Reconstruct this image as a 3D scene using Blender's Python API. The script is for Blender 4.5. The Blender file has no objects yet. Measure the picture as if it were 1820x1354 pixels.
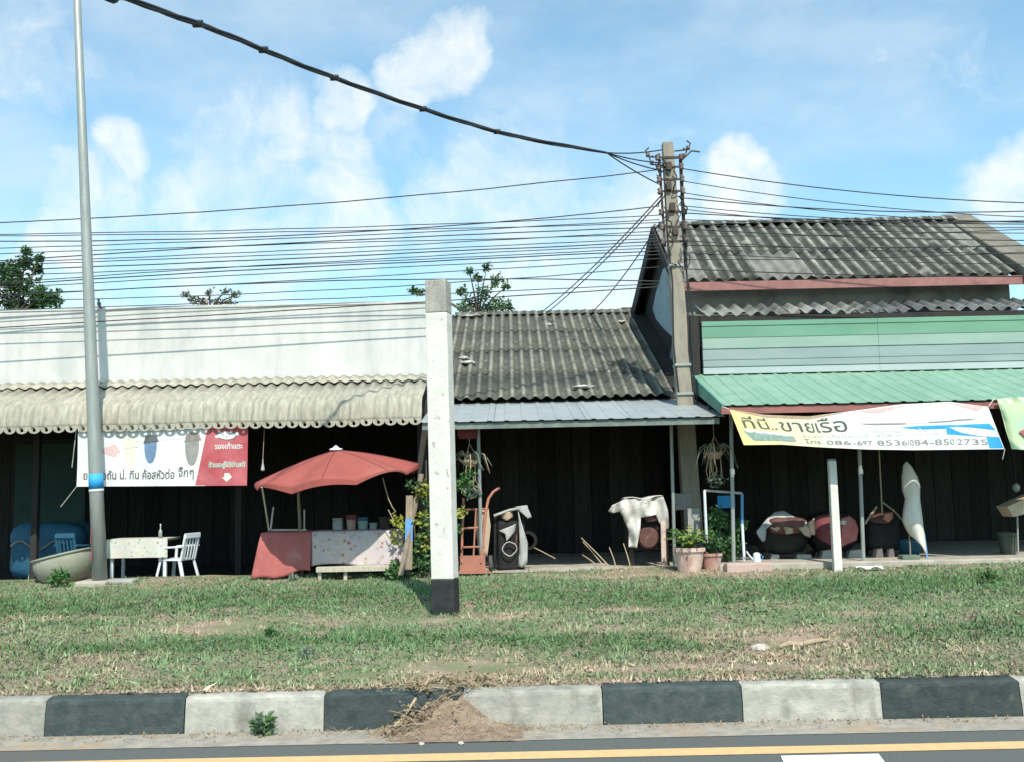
import bpy, bmesh, math, random
import numpy as np
from mathutils import Vector, Matrix, noise as mn

random.seed(7); np.random.seed(7)
S = bpy.context.scene
COL = S.collection
rad = math.radians

# ------------------------------------------------------------------ camera
FPX, W, H = 1748.0, 1820.0, 1354.0
PITCH, ROLL = rad(6.04), rad(1.2)
CAM = Vector((0, 0, 1.8))
Fw = Vector((0, math.cos(PITCH), math.sin(PITCH)))
U0 = Vector((0, -math.sin(PITCH), math.cos(PITCH)))
X0 = Vector((1, 0, 0))
Rv = X0 * math.cos(ROLL) - U0 * math.sin(ROLL)
Uv = X0 * math.sin(ROLL) + U0 * math.cos(ROLL)
cam = bpy.data.cameras.new('camera'); camo = bpy.data.objects.new('camera', cam); COL.objects.link(camo)
cam.sensor_width = 36; cam.lens = 36 * FPX / W; cam.clip_end = 5000; cam.clip_start = 0.05
camo.matrix_world = Matrix.Translation(CAM) @ Matrix((Rv, Uv, -Fw)).transposed().to_4x4()
S.camera = camo

def ray(x, y): return (Fw + Rv * ((x - W / 2) / FPX) - Uv * ((y - H / 2) / FPX))
def px(x, y, Y):
    """point at depth Y whose picture position is (x, y)"""
    d = ray(x, y); return CAM + d * (Y / d.y)
def zz(x, y, Y): return px(x, y, Y).z
def xx(x, Y, z):
    k = (x - W / 2) / FPX; dz = z - CAM.z
    return (k * (Fw.y * Y + Fw.z * dz) - Rv.y * Y - Rv.z * dz) / Rv.x

# ------------------------------------------------------------------ light
SUN_EL, SUN_AZ = rad(50), rad(13)
sunv = Vector((math.sin(SUN_AZ) * math.cos(SUN_EL), -math.cos(SUN_AZ) * math.cos(SUN_EL), math.sin(SUN_EL)))
sl = bpy.data.lights.new('sun', 'SUN'); sl.energy = 4.6; sl.angle = rad(0.6); sl.color = (1, 0.93, 0.83)
so = bpy.data.objects.new('sun', sl); COL.objects.link(so); so.location = (5, -10, 20)
so.rotation_euler = (-sunv).to_track_quat('-Z', 'Y').to_euler()

world = bpy.data.worlds.new('World'); S.world = world; world.use_nodes = True
nt = world.node_tree; nt.nodes.clear()
def N(t, **k):
    n = nt.nodes.new(t)
    for a, b in k.items(): setattr(n, a, b)
    return n
LK = nt.links.new
def wmath(op, a, b=None, c=None, clamp=False):
    n = N('ShaderNodeMath', operation=op, use_clamp=clamp)
    for i, v in enumerate((a, b, c)):
        if v is None: continue
        if hasattr(v, 'is_output'): LK(v, n.inputs[i])
        else: n.inputs[i].default_value = v
    return n.outputs[0]
out = N('ShaderNodeOutputWorld'); bg = N('ShaderNodeBackground'); bg.inputs[1].default_value = 0.15
sky = N('ShaderNodeTexSky'); sky.sky_type = 'NISHITA'; sky.sun_disc = False
sky.sun_elevation = SUN_EL; sky.sun_rotation = math.pi - SUN_AZ
sky.air_density = 1.0; sky.dust_density = 0.6; sky.ozone_density = 2.5
tc = N('ShaderNodeTexCoord')
nz = N('ShaderNodeTexNoise'); nz.inputs['Scale'].default_value = 6.5; nz.inputs['Detail'].default_value = 6; nz.inputs['Roughness'].default_value = .55
LK(tc.outputs['Generated'], nz.inputs['Vector'])
sub = N('ShaderNodeVectorMath', operation='SUBTRACT'); sub.inputs[1].default_value = (.5, .5, .5); LK(nz.outputs['Color'], sub.inputs[0])
sca = N('ShaderNodeVectorMath', operation='SCALE'); sca.inputs['Scale'].default_value = .13; LK(sub.outputs[0], sca.inputs[0])
add = N('ShaderNodeVectorMath', operation='ADD'); LK(tc.outputs['Generated'], add.inputs[0]); LK(sca.outputs[0], add.inputs[1])
nrm = N('ShaderNodeVectorMath', operation='NORMALIZE'); LK(add.outputs[0], nrm.inputs[0])
# cumulus heads: directions of the clouds over the roofs, (x, y, radius, weight)
CL = [(800, 110, 80, 1.0), (745, 150, 60, .9), (620, 180, 62, .95), (585, 150, 40, .5), (490, 235, 85, .55), (600, 285, 75, .65),
      (690, 250, 90, .4), (212, 275, 52, .8), (205, 315, 45, .6), (95, 325, 52, .65), (300, 370, 60, .7), (95, 420, 65, .75), (600, 390, 90, .7),
      (540, 430, 80, .6), (770, 380, 80, .55), (960, 250, 70, .4), (970, 345, 75, .45), (1060, 500, 120, 1.0), (950, 520, 100, .9),
      (1290, 310, 58, 1.0), (1320, 360, 72, .95), (1190, 240, 30, .45), (1795, 320, 75, .65), (1740, 350, 50, .4), (400, 500, 150, .7), (820, 450, 130, .5), (1120, 420, 120, .6), (60, 520, 90, .5),
      (210, 500, 100, .5), (690, 470, 80, .35), (100, 30, 150, .42), (370, 150, 70, .3), (470, 330, 200, .5), (900, 430, 200, .5), (200, 430, 170, .5), (1650, 60, 180, .3), (1150, 70, 150, .15)]
acc = None
for (x, y, r, w) in CL:
    d = ray(x, y).normalized(); a = r / FPX * 1.35
    dp = N('ShaderNodeVectorMath', operation='DOT_PRODUCT'); dp.inputs[1].default_value = d; LK(nrm.outputs[0], dp.inputs[0])
    mr = N('ShaderNodeMapRange', interpolation_type='SMOOTHSTEP')
    mr.inputs['From Min'].default_value = math.cos(a); mr.inputs['From Max'].default_value = 1.0 - (1 - math.cos(a)) * .12
    mr.inputs['To Max'].default_value = min(1.05, w * 1.4); LK(dp.outputs['Value'], mr.inputs['Value'])
    acc = mr.outputs[0] if acc is None else wmath('MAXIMUM', acc, mr.outputs[0])
n2 = N('ShaderNodeTexNoise'); n2.inputs['Scale'].default_value = 4.2; n2.inputs['Detail'].default_value = 8; n2.inputs['Roughness'].default_value = .6
mp2 = N('ShaderNodeMapping'); mp2.inputs['Scale'].default_value = (1, 1, 2.2); mp2.inputs['Location'].default_value = (3.1, 1.7, .4)
LK(tc.outputs['Generated'], mp2.inputs[0]); LK(mp2.outputs[0], n2.inputs['Vector'])
g1 = N('ShaderNodeMapRange', interpolation_type='SMOOTHSTEP'); g1.inputs['From Min'].default_value = .53; g1.inputs['From Max'].default_value = .78; g1.inputs['To Max'].default_value = .6
LK(n2.outputs['Fac'], g1.inputs['Value'])
veil = N('ShaderNodeMapRange', interpolation_type='SMOOTHSTEP'); veil.inputs['From Min'].default_value = .35; veil.inputs['From Max'].default_value = .75; veil.inputs['To Min'].default_value = .14; veil.inputs['To Max'].default_value = .5
LK(n2.outputs['Fac'], veil.inputs['Value'])
mask = wmath('MAXIMUM', acc, g1.outputs[0])
n3 = N('ShaderNodeTexNoise'); n3.inputs['Scale'].default_value = 11; n3.inputs['Detail'].default_value = 7; LK(nrm.outputs[0], n3.inputs['Vector'])
n3.inputs['Roughness'].default_value = .62
rag = wmath('MULTIPLY', wmath('MULTIPLY_ADD', n3.outputs['Fac'], 2.2, -1.1), wmath('MULTIPLY', mask, 3.0, clamp=True))
mk = N('ShaderNodeMapRange', interpolation_type='SMOOTHSTEP'); mk.inputs['From Min'].default_value = -.05; mk.inputs['From Max'].default_value = 1.55
LK(wmath('ADD', mask, rag), mk.inputs['Value']); mask = mk.outputs[0]
mask = wmath('MAXIMUM', mask, veil.outputs[0])
mask = wmath('MINIMUM', mask, 1.0, clamp=True)
ccol = N('ShaderNodeMix', data_type='RGBA'); ccol.inputs[6].default_value = (4.3, 5.3, 5.7, 1); ccol.inputs[7].default_value = (6.0, 6.1, 6.0, 1)
LK(mask, ccol.inputs[0])
tint = N('ShaderNodeMix', data_type='RGBA', blend_type='MULTIPLY'); tint.inputs[0].default_value = 1; tint.inputs[7].default_value = (1.0, 1.36, 1.26, 1)
LK(sky.outputs[0], tint.inputs[6])
mixc = N('ShaderNodeMix', data_type='RGBA'); LK(mask, mixc.inputs[0]); LK(tint.outputs[2], mixc.inputs[6]); LK(ccol.outputs[2], mixc.inputs[7])
LK(mixc.outputs[2], bg.inputs[0]); LK(bg.outputs[0], out.inputs[0])

vs = S.view_settings; vs.view_transform = 'Standard'; vs.look = 'None'; vs.exposure = 0.25; vs.gamma = 1; vs.use_curve_mapping = False
S.cycles.max_bounces = 6; S.cycles.use_denoising = True

# ------------------------------------------------------------------ materials
MATS = {}
def mat(name, c1, c2=None, scale=6, rough=.85, bump=0, bscale=40, metal=0, rnd=0, stretch=(1, 1, 1), c3=None, s3=1.5, t3=(.55, .7), st3=(1, 1, 1), spec=.25, attr=None, rr=(.38, .62), crest=None):
    m = bpy.data.materials.new(name); m.use_nodes = True; t = m.node_tree; nd = t.nodes; L = t.links.new
    b = nd['Principled BSDF']; b.inputs['Roughness'].default_value = rough; b.inputs['Metallic'].default_value = metal
    b.inputs['Specular IOR Level'].default_value = spec
    geo = nd.new('ShaderNodeNewGeometry'); oi = nd.new('ShaderNodeObjectInfo')
    def noise(sc, st, det=7):
        mp = nd.new('ShaderNodeMapping'); mp.inputs['Scale'].default_value = st; L(geo.outputs['Position'], mp.inputs[0])
        n = nd.new('ShaderNodeTexNoise'); n.inputs['Scale'].default_value = sc; n.inputs['Detail'].default_value = det; n.inputs['Roughness'].default_value = .62
        L(mp.outputs[0], n.inputs['Vector']); return n
    def ramp(src, lo, hi):
        r = nd.new('ShaderNodeMapRange'); r.inputs['From Min'].default_value = lo; r.inputs['From Max'].default_value = hi; L(src, r.inputs['Value']); return r.outputs[0]
    def mix(f, a, c, bt='MIX'):
        x = nd.new('ShaderNodeMix'); x.data_type = 'RGBA'; x.blend_type = bt
        if hasattr(f, 'is_output'): L(f, x.inputs[0])
        else: x.inputs[0].default_value = f
        for i, v in ((6, a), (7, c)):
            if hasattr(v, 'is_output'): L(v, x.inputs[i])
            else: x.inputs[i].default_value = (*v, 1)
        return x.outputs[2]
    if attr:
        at = nd.new('ShaderNodeAttribute'); at.attribute_name = attr; col = at.outputs['Color']
    else:
        c2 = c2 or tuple(v * .75 for v in c1)
        col = mix(ramp(noise(scale, stretch).outputs['Fac'], *rr), c1, c2)
    if c3: col = mix(ramp(noise(s3, st3).outputs['Fac'], *t3), col, c3)
    if crest:   # paler wave tops paint in ridge contrast the sun leaves weak; also rain wear
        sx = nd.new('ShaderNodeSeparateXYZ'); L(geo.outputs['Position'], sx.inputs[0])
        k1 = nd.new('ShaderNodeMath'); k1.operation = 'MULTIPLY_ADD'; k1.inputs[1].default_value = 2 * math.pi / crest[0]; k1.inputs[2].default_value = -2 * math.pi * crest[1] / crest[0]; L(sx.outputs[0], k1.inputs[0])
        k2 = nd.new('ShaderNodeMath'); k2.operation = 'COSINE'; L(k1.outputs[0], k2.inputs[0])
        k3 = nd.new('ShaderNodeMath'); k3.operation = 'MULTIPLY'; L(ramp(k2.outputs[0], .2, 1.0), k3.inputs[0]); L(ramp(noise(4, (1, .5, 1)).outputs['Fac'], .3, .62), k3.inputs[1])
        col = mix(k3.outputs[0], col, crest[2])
    if rnd:
        hs = nd.new('ShaderNodeHueSaturation'); L(col, hs.inputs['Color'])
        r = nd.new('ShaderNodeMapRange'); r.inputs['To Min'].default_value = 1 - rnd; r.inputs['To Max'].default_value = 1 + rnd
        L(oi.outputs['Random'], r.inputs['Value']); L(r.outputs[0], hs.inputs['Value']); col = hs.outputs[0]
    L(col, b.inputs['Base Color'])
    if bump:
        bn = nd.new('ShaderNodeBump'); bn.inputs['Strength'].default_value = bump; bn.inputs['Distance'].default_value = .02
        L(noise(bscale, (1, 1, 1)).outputs['Fac'], bn.inputs['Height']); L(bn.outputs[0], b.inputs['Normal'])
    MATS[name] = m; return m

mat('asphalt', (0.0884, 0.102, 0.0966), (0.122, 0.133, 0.123), 60, .9, .4, 120, c3=(0.116, 0.116, 0.107), s3=1.2, t3=(.5, .7))
mat('gutter', (0.357, 0.328, 0.273), (0.263, 0.245, 0.207), 9, .9, .3, c3=(0.367, 0.265, 0.158), s3=2, t3=(.55, .68))
mat('yellow_paint', (.66, .44, .2), (.55, .38, .2), 14, .8, c3=(.3, .27, .2), s3=9, t3=(.62, .75))
mat('road_white', (.8, .8, .76), (.6, .6, .57), 15, .8)
mat('kerb_white', (0.391, 0.38, 0.328), (0.288, 0.285, 0.252), 7, .9, .5, 30, rnd=.22, c3=(0.175, 0.17, 0.142), s3=3.5, t3=(.56, .72), st3=(1, 1, .6))
mat('kerb_black', (.035, .05, .05), (.055, .07, .068), 10, .7, .5, 30, rnd=.2, c3=(.11, .12, .11), s3=6, t3=(.6, .8))
mat('earth', (.36, .265, .2), (.26, .2, .15), 5, .95, .6, 30, c3=(.16, .19, .1), s3=1.2, t3=(.42, .6))
mat('far_ground', (.12, .14, .07), (.16, .14, .09), 1, .95)
mat('concrete', (0.425, 0.391, 0.332), (0.323, 0.297, 0.255), 5, .9, .4, 40, c3=(0.255, 0.212, 0.162), s3=2, t3=(.58, .75))
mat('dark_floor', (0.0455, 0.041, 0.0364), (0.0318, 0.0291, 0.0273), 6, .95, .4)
mat('grass', (0, 0, 0), attr='col', rough=.75, spec=.15)
mat('white_wall', (0.615, 0.61, 0.585), (0.538, 0.542, 0.522), 2.2, .85, .15, 60, c3=(0.411, 0.429, 0.421), s3=2.2, t3=(.46, .74), st3=(1, 1, .22))
mat('white_paint', (.7, .69, .63), (.6, .59, .54), 6, .8, .35, 25, c3=(.3, .29, .27), s3=8, t3=(.62, .69), st3=(1, 1, .6))
mat('bare_concrete', (.4, .38, .33), (.3, .29, .26), 8, .9, .5, 40, c3=(.18, .17, .15), s3=5, t3=(.58, .72))
mat('black_paint', (.02, .026, .026), (.035, .04, .04), 8, .8, .3)
mat('galvanised', (0.335, 0.359, 0.336), (0.271, 0.302, 0.29), 5, .5, .1, 30, metal=.25, stretch=(3, 3, .6), spec=.4)
mat('awning_metal', (0.405, 0.388, 0.31), (0.285, 0.276, 0.223), 5, .75, .1, 30, rnd=.08, stretch=(4, 1, 1), c3=(0.216, 0.189, 0.129), s3=9, t3=(.6, .8), st3=(1.5, .5, .6))
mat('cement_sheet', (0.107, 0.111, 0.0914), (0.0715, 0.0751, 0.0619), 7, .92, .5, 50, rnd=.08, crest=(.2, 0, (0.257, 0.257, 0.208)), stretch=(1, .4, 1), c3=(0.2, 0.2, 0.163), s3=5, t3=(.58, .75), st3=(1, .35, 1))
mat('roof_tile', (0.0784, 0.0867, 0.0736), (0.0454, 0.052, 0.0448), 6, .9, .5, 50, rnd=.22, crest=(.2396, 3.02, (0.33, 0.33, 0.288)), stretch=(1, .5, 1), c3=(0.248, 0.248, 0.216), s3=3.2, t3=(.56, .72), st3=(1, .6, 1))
mat('roof_tile_pale', (.26, .26, .235), (.18, .185, .165), 6, .9, .5, 50, rnd=.1)
mat('strip_tile', (0.32, 0.32, 0.288), (0.24, 0.248, 0.232), 5, .9, .3, 50, rnd=.15, c3=(0.08, 0.088, 0.08), s3=2, t3=(.5, .65))
mat('strip_tile_dark', (.14, .15, .15), (.2, .21, .2), 5, .9, .3, 50, rnd=.15)
mat('mortar', (.55, .54, .49), (.4, .39, .36), 9, .9, .5)
mat('zinc', (0.346, 0.38, 0.38), (0.297, 0.33, 0.331), 3, .55, .08, 30, metal=.15, rnd=.06, c3=(0.297, 0.305, 0.291), s3=2, t3=(.55, .75), spec=.4)
mat('zinc_edge', (.2, .24, .22), (.13, .16, .15), 6, .7)
mat('green_metal', (0.196, 0.344, 0.253), (0.169, 0.312, 0.228), 4, .5, .05, 30, rnd=.06, c3=(0.266, 0.398, 0.304), s3=1.6, t3=(.5, .75), spec=.4)
mat('green_edge', (.1, .26, .2), None, 5, .6)
mat('red_fascia', (.33, .14, .12), (.26, .11, .1), 6, .75, .2, stretch=(.4, 1, 1), c3=(.18, .1, .09), s3=3, t3=(.6, .8))
mat('pink_fascia', (0.32, 0.16, 0.144), (0.256, 0.128, 0.12), 6, .8, .2, c3=(0.16, 0.096, 0.088), s3=3, t3=(.6, .8))
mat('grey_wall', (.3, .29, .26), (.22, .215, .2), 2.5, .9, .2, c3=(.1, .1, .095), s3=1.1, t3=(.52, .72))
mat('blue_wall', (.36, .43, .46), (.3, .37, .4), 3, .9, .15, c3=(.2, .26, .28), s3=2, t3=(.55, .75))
mat('dark_wood_and_shade', (0.03, 0.028, 0.027), (0.042, 0.039, 0.037), 5, .95, .3, stretch=(1, 1, .2))  # dark timber; on the gable wall it stands for shade
mat('barge', (.2, .185, .15), (.14, .13, .105), 4, .9, .3)
mat('barge_dark', (.03, .027, .026), (.05, .045, .04), 5, .9, .3)
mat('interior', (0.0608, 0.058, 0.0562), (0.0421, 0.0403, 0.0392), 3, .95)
mat('dim_green', (.035, .07, .06), (.028, .055, .05), 3, .9)
mat('board_green', (0.128, 0.271, 0.187), (0.157, 0.309, 0.224), 3, .7, .05, stretch=(.3, 1, 1))
mat('board_pale', (0.276, 0.376, 0.329), (0.239, 0.339, 0.293), 3, .7, .05, stretch=(.3, 1, 1))
mat('board_blue', (0.271, 0.336, 0.327), (0.23, 0.295, 0.292), 3, .7, .05, stretch=(.3, 1, 1))
mat('board_white', (0.396, 0.458, 0.451), (0.352, 0.414, 0.41), 3, .7, .05, stretch=(.3, 1, 1))
mat('pole_concrete', (0.302, 0.272, 0.219), (0.238, 0.217, 0.179), 6, .9, .35, 40, stretch=(2, 2, .5), c3=(0.158, 0.14, 0.113), s3=3, t3=(.58, .78), st3=(2, 2, .5))
mat('rusty_iron', (.06, .05, .045), (.1, .075, .06), 12, .7, .3, metal=.3)
mat('ceramic', (.12, .08, .07), (.2, .17, .15), 9, .4)
mat('cable', (.02, .022, .025), (.03, .032, .035), 4, .6)
mat('red_canvas', (0.32, 0.0857, 0.0714), (0.286, 0.0785, 0.0643), 3, .8, .1, 60, c3=(0.34, 0.114, 0.0928), s3=1.4, t3=(.5, .75))
mat('red_cloth', (.42, .13, .12), (.36, .11, .1), 4, .9, .2, c3=(.5, .26, .23), s3=2, t3=(.5, .75))
mat('wood', (.3, .25, .19), (.22, .18, .13), 7, .85, .3, stretch=(4, 4, .5))
mat('pale_wood', (.5, .46, .36), (.4, .37, .3), 7, .85, .3, stretch=(4, 4, .5))
mat('dark_wood', (.07, .055, .045), (.05, .04, .033), 7, .85, .3)
mat('blue_paint', (.12, .3, .55), (.1, .26, .5), 7, .7)
mat('blue_plastic', (.03, .12, .2), (.025, .1, .16), 4, .6)
mat('blue_print', (.03, .3, .68), (.05, .36, .7), 4, .6)
mat('white_plastic', (.68, .72, .76), (.6, .65, .7), 5, .5)
mat('white_cloth', (.58, .56, .51), (.48, .46, .42), 6, .9, .3, 25, c3=(.45, .42, .36), s3=4, t3=(.58, .75))
mat('grey_cloth', (.42, .42, .4), (.33, .33, .32), 6, .9, .3, 25)
mat('tan_cloth', (.5, .38, .27), (.4, .3, .22), 6, .9, .3, 25)
mat('maroon_cloth', (.19, .055, .06), (.15, .045, .05), 5, .9, .3, 25)
mat('machine_paint', (.14, .06, .05), (.09, .045, .04), 6, .6, .2, c3=(.25, .17, .1), s3=4, t3=(.58, .7))
mat('machine_dark', (.011, .011, .011), (.02, .019, .018), 7, .7, .2)
mat('orange_paint', (.4, .17, .11), (.33, .15, .11), 9, .7, .2, c3=(.3, .17, .12), s3=6, t3=(.55, .7))
mat('rubber', (.06, .06, .06), (.1, .1, .095), 8, .85)
mat('clay', (.42, .23, .18), (.36, .2, .16), 6, .85, .2, c3=(.5, .42, .37), s3=3, t3=(.5, .66))
mat('clay_pale', (.6, .47, .4), (.5, .36, .3), 6, .85, .2, c3=(.4, .24, .2), s3=3, t3=(.56, .7))
mat('jar_stone', (.3, .31, .25), (.22, .25, .18), 6, .9, .4, c3=(.38, .35, .29), s3=3, t3=(.5, .7))
mat('leaf_green', (.05, .13, .04), (.08, .17, .05), 9, .6, rnd=0)
mat('leaf_dark', (.03, .08, .035), (.05, .11, .045), 9, .6)
mat('leaf_yellow', (.32, .32, .06), (.2, .26, .05), 9, .6)
mat('leaf_grey', (.12, .17, .13), (.16, .2, .15), 9, .7)
mat('dry_leaf', (.3, .22, .14), (.22, .16, .1), 9, .85)
mat('straw', (.42, .34, .23), (.33, .26, .17), 9, .85)
mat('bark', (.1, .08, .06), (.15, .12, .09), 9, .9, .4)
mat('soil', (.3, .22, .16), (.2, .15, .11), 14, .95, .8, 60, c3=(.36, .3, .22), s3=6, t3=(.5, .7))
mat('stone', (.5, .47, .41), (.4, .37, .33), 9, .9, .4)
mat('banner_white', (0.68, 0.68, 0.68), (0.646, 0.654, 0.654), 2, .6)
mat('banner_red', (.4, .075, .09), (.47, .14, .15), 2.4, .65)
mat('banner_green', (.38, .6, .46), (.5, .62, .38), 2, .6)
mat('print_dark', (.09, .1, .1), (.13, .14, .14), 20, .7)
mat('print_grey', (.3, .3, .28), (.24, .24, .23), 12, .7)
mat('print_pale_grey', (.55, .54, .55), (.6, .6, .6), 12, .7)
mat('print_brown', (.2, .18, .16), (.3, .27, .24), 20, .7)
mat('print_blue', (.12, .2, .32), (.16, .27, .4), 20, .7)
mat('print_cream', (.66, .65, .5), (.7, .7, .6), 15, .7)
mat('print_rose', (.6, .42, .4), (.66, .5, .48), 15, .7)
mat('print_green', (.2, .3, .26), (.3, .4, .36), 25, .7)
mat('pot_dark', (.05, .06, .05), (.08, .09, .075), 6, .6)
mat('cardboard', (.5, .4, .28), (.42, .33, .23), 5, .85)
mat('slab_grey', (.34, .35, .32), (.27, .28, .26), 5, .9, .3)
mat('pinkish_slab', (.5, .38, .33), (.42, .32, .28), 5, .9, .4)
mat('hull_white', (.74, .72, .64), (.66, .65, .58), 5, .5, c3=(.5, .52, .5), s3=3, t3=(.6, .8))

def pattern(name, base, spots, scale, base2=None):
    m = bpy.data.materials.new(name); m.use_nodes = True; t = m.node_tree; nd = t.nodes; L = t.links.new
    b = nd['Principled BSDF']; b.inputs['Roughness'].default_value = .85
    geo = nd.new('ShaderNodeNewGeometry')
    v = nd.new('ShaderNodeTexVoronoi'); v.inputs['Scale'].default_value = scale; L(geo.outputs['Position'], v.inputs['Vector'])
    n = nd.new('ShaderNodeTexNoise'); n.inputs['Scale'].default_value = scale * 3; L(geo.outputs['Position'], n.inputs['Vector'])
    ad = nd.new('ShaderNodeMath'); ad.operation = 'MULTIPLY_ADD'; ad.inputs[1].default_value = .5; L(n.outputs['Fac'], ad.inputs[0]); L(v.outputs['Distance'], ad.inputs[2])
    r = nd.new('ShaderNodeValToRGB'); r.color_ramp.interpolation = 'LINEAR'
    e = r.color_ramp.elements; e[0].position = .3; e[0].color = (*spots[0], 1); e[1].position = .75; e[1].color = (*base, 1)
    for i, (p, c) in enumerate(spots[1]): k = e.new(p); k.color = (*c, 1)
    L(ad.outputs[0], r.inputs[0])
    rc = nd.new('ShaderNodeMix'); rc.data_type = 'RGBA'; rc.blend_type = 'SOFT_LIGHT'; rc.inputs[0].default_value = .12
    L(r.outputs[0], rc.inputs[6]); L(v.outputs['Color'], rc.inputs[7]); L(rc.outputs[2], b.inputs['Base Color']); MATS[name] = m
pattern('floral', (.52, .46, .44), ((.26, .07, .09), [(.4, (.4, .2, .24)), (.48, (.5, .42, .27)), (.56, (.46, .38, .42))]), 11)
pattern('check_cloth', (.55, .55, .47), ((.22, .24, .22), [(.45, (.45, .46, .3)), (.55, (.52, .5, .48))]), 13)

# ------------------------------------------------------------------ mesh helpers
class MB:
    def __init__(s): s.v = []; s.f = []
    def add(s, vs, fs):
        o = len(s.v); s.v += [Vector(v) for v in vs]; s.f += [tuple(i + o for i in f) for f in fs]; return s
    def box(s, lo, hi, rot=None, piv=None):
        x0, y0, z0 = lo; x1, y1, z1 = hi
        vs = [Vector(p) for p in ((x0, y0, z0), (x1, y0, z0), (x1, y1, z0), (x0, y1, z0), (x0, y0, z1), (x1, y0, z1), (x1, y1, z1), (x0, y1, z1))]
        if rot: 
            c = Vector(piv) if piv else (Vector(lo) + Vector(hi)) / 2
            vs = [rot @ (v - c) + c for v in vs]
        return s.add(vs, [(3, 2, 1, 0), (4, 5, 6, 7), (0, 1, 5, 4), (1, 2, 6, 5), (2, 3, 7, 6), (3, 0, 4, 7)])
    def cbox(s, c, sz, rot=None):
        c = Vector(c); h = Vector(sz) / 2; return s.box(c - h, c + h, rot)
    def tube(s, pts, r, n=8, cap=True, squash=1):
        pts = [Vector(p) for p in pts]; rs = r if isinstance(r, (list, tuple)) else [r] * len(pts)
        base = len(s.v); up = None
        for i, p in enumerate(pts):
            t = (pts[min(i + 1, len(pts) - 1)] - pts[max(i - 1, 0)]).normalized()
            if up is None: up = t.orthogonal().normalized()
            up = (up - t * up.dot(t)).normalized(); b = t.cross(up)
            for k in range(n):
                a = 2 * math.pi * k / n; s.v.append(p + (up * math.cos(a) + b * math.sin(a) * squash) * rs[i])
        for i in range(len(pts) - 1):
            for k in range(n):
                a = base + i * n + k; c = base + i * n + (k + 1) % n; s.f.append((a, c, c + n, a + n))
        if cap:
            s.f.append(tuple(base + k for k in reversed(range(n)))); e = base + (len(pts) - 1) * n; s.f.append(tuple(e + k for k in range(n)))
        return s
    def beam(s, a, b, w, h):
        a = Vector(a); b = Vector(b); t = (b - a).normalized(); sd = t.cross(Vector((0, 0, 1)))
        sd = sd.normalized() if sd.length > .05 else Vector((1, 0, 0)); u = sd.cross(t).normalized()
        sd = sd * w / 2; u = u * h / 2
        vs = [p + q for p in (a, b) for q in (-sd - u, sd - u, sd + u, -sd + u)]
        return s.add(vs, [(0, 1, 2, 3), (7, 6, 5, 4), (0, 4, 5, 1), (1, 5, 6, 2), (2, 6, 7, 3), (3, 7, 4, 0)])
    def lathe(s, c, prof, n=20, axis='z', sy=1):
        c = Vector(c); base = len(s.v); m = len(prof)
        for (r, h) in prof:
            for k in range(n):
                a = 2 * math.pi * k / n; x, y = r * math.cos(a), r * math.sin(a) * sy
                s.v.append(c + (Vector((x, y, h)) if axis == 'z' else Vector((h, x, y)) if axis == 'x' else Vector((x, h, y))))
        for i in range(m - 1):
            for k in range(n):
                a = base + i * n + k; b = base + i * n + (k + 1) % n; s.f.append((a, b, b + n, a + n))
        if prof[0][0] > 1e-4: s.f.append(tuple(base + k for k in reversed(range(n))))
        if prof[-1][0] > 1e-4: s.f.append(tuple(base + (m - 1) * n + k for k in range(n)))
        return s
    def grid(s, fn, nu, nv):
        base = len(s.v)
        for j in range(nv + 1):
            for i in range(nu + 1): s.v.append(Vector(fn(i / nu, j / nv)))
        for j in range(nv):
            for i in range(nu):
                a = base + j * (nu + 1) + i; s.f.append((a, a + 1, a + nu + 2, a + nu + 1))
        return s
    def prism(s, poly, ext):
        """polygon (3-D points) pushed along ext"""
        poly = [Vector(p) for p in poly]; e = Vector(ext); n = len(poly); o = len(s.v)
        s.v += poly + [p + e for p in poly]
        s.f.append(tuple(o + i for i in range(n))); s.f.append(tuple(o + n + i for i in reversed(range(n))))
        for i in range(n): j = (i + 1) % n; s.f.append((o + j, o + i, o + n + i, o + n + j))
        return s
    def ball(s, c, r, nu=14, nv=9, fn=None):
        c = Vector(c); r = Vector(r) if not isinstance(r, (int, float)) else Vector((r, r, r))
        def p(u, v):
            a = 2 * math.pi * u; b = math.pi * (v - .5)
            d = Vector((math.cos(a) * math.cos(b), math.sin(a) * math.cos(b), math.sin(b)))
            q = Vector((d.x * r.x, d.y * r.y, d.z * r.z)); k = fn(d) if fn else 1
            return c + q * k
        return s.grid(p, nu, nv)
    def build(s, name, m, parent=None, smooth=False, bevel=0, solid=0):
        org = Vector(parent.location) if parent else None
        if parent is None and s.v:
            lo = Vector([min(v[i] for v in s.v) for i in range(3)]); hi = Vector([max(v[i] for v in s.v) for i in range(3)])
            org = Vector(((lo.x + hi.x) / 2, (lo.y + hi.y) / 2, lo.z))
        elif parent is not None and parent.parent is not None: org = Vector(parent.parent.location)
        me = bpy.data.meshes.new(name); me.from_pydata([tuple(v - org) for v in s.v], [], s.f); me.validate(); me.update()
        bm = bmesh.new(); bm.from_mesh(me); bmesh.ops.recalc_face_normals(bm, faces=bm.faces); bm.to_mesh(me); bm.free()
        if smooth: me.polygons.foreach_set('use_smooth', [True] * len(me.polygons))
        me.materials.append(MATS[m])
        o = bpy.data.objects.new(name, me); COL.objects.link(o)
        if parent is None: o.location = org
        else:
            o.parent = parent
            if parent.parent is None and parent.type == 'MESH': pass
        if bevel:
            b = o.modifiers.new('bevel', 'BEVEL'); b.width = bevel; b.segments = 2; b.limit_method = 'ANGLE'
        if solid:
            b = o.modifiers.new('solid', 'SOLIDIFY'); b.thickness = solid; b.offset = 0
        return o

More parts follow.
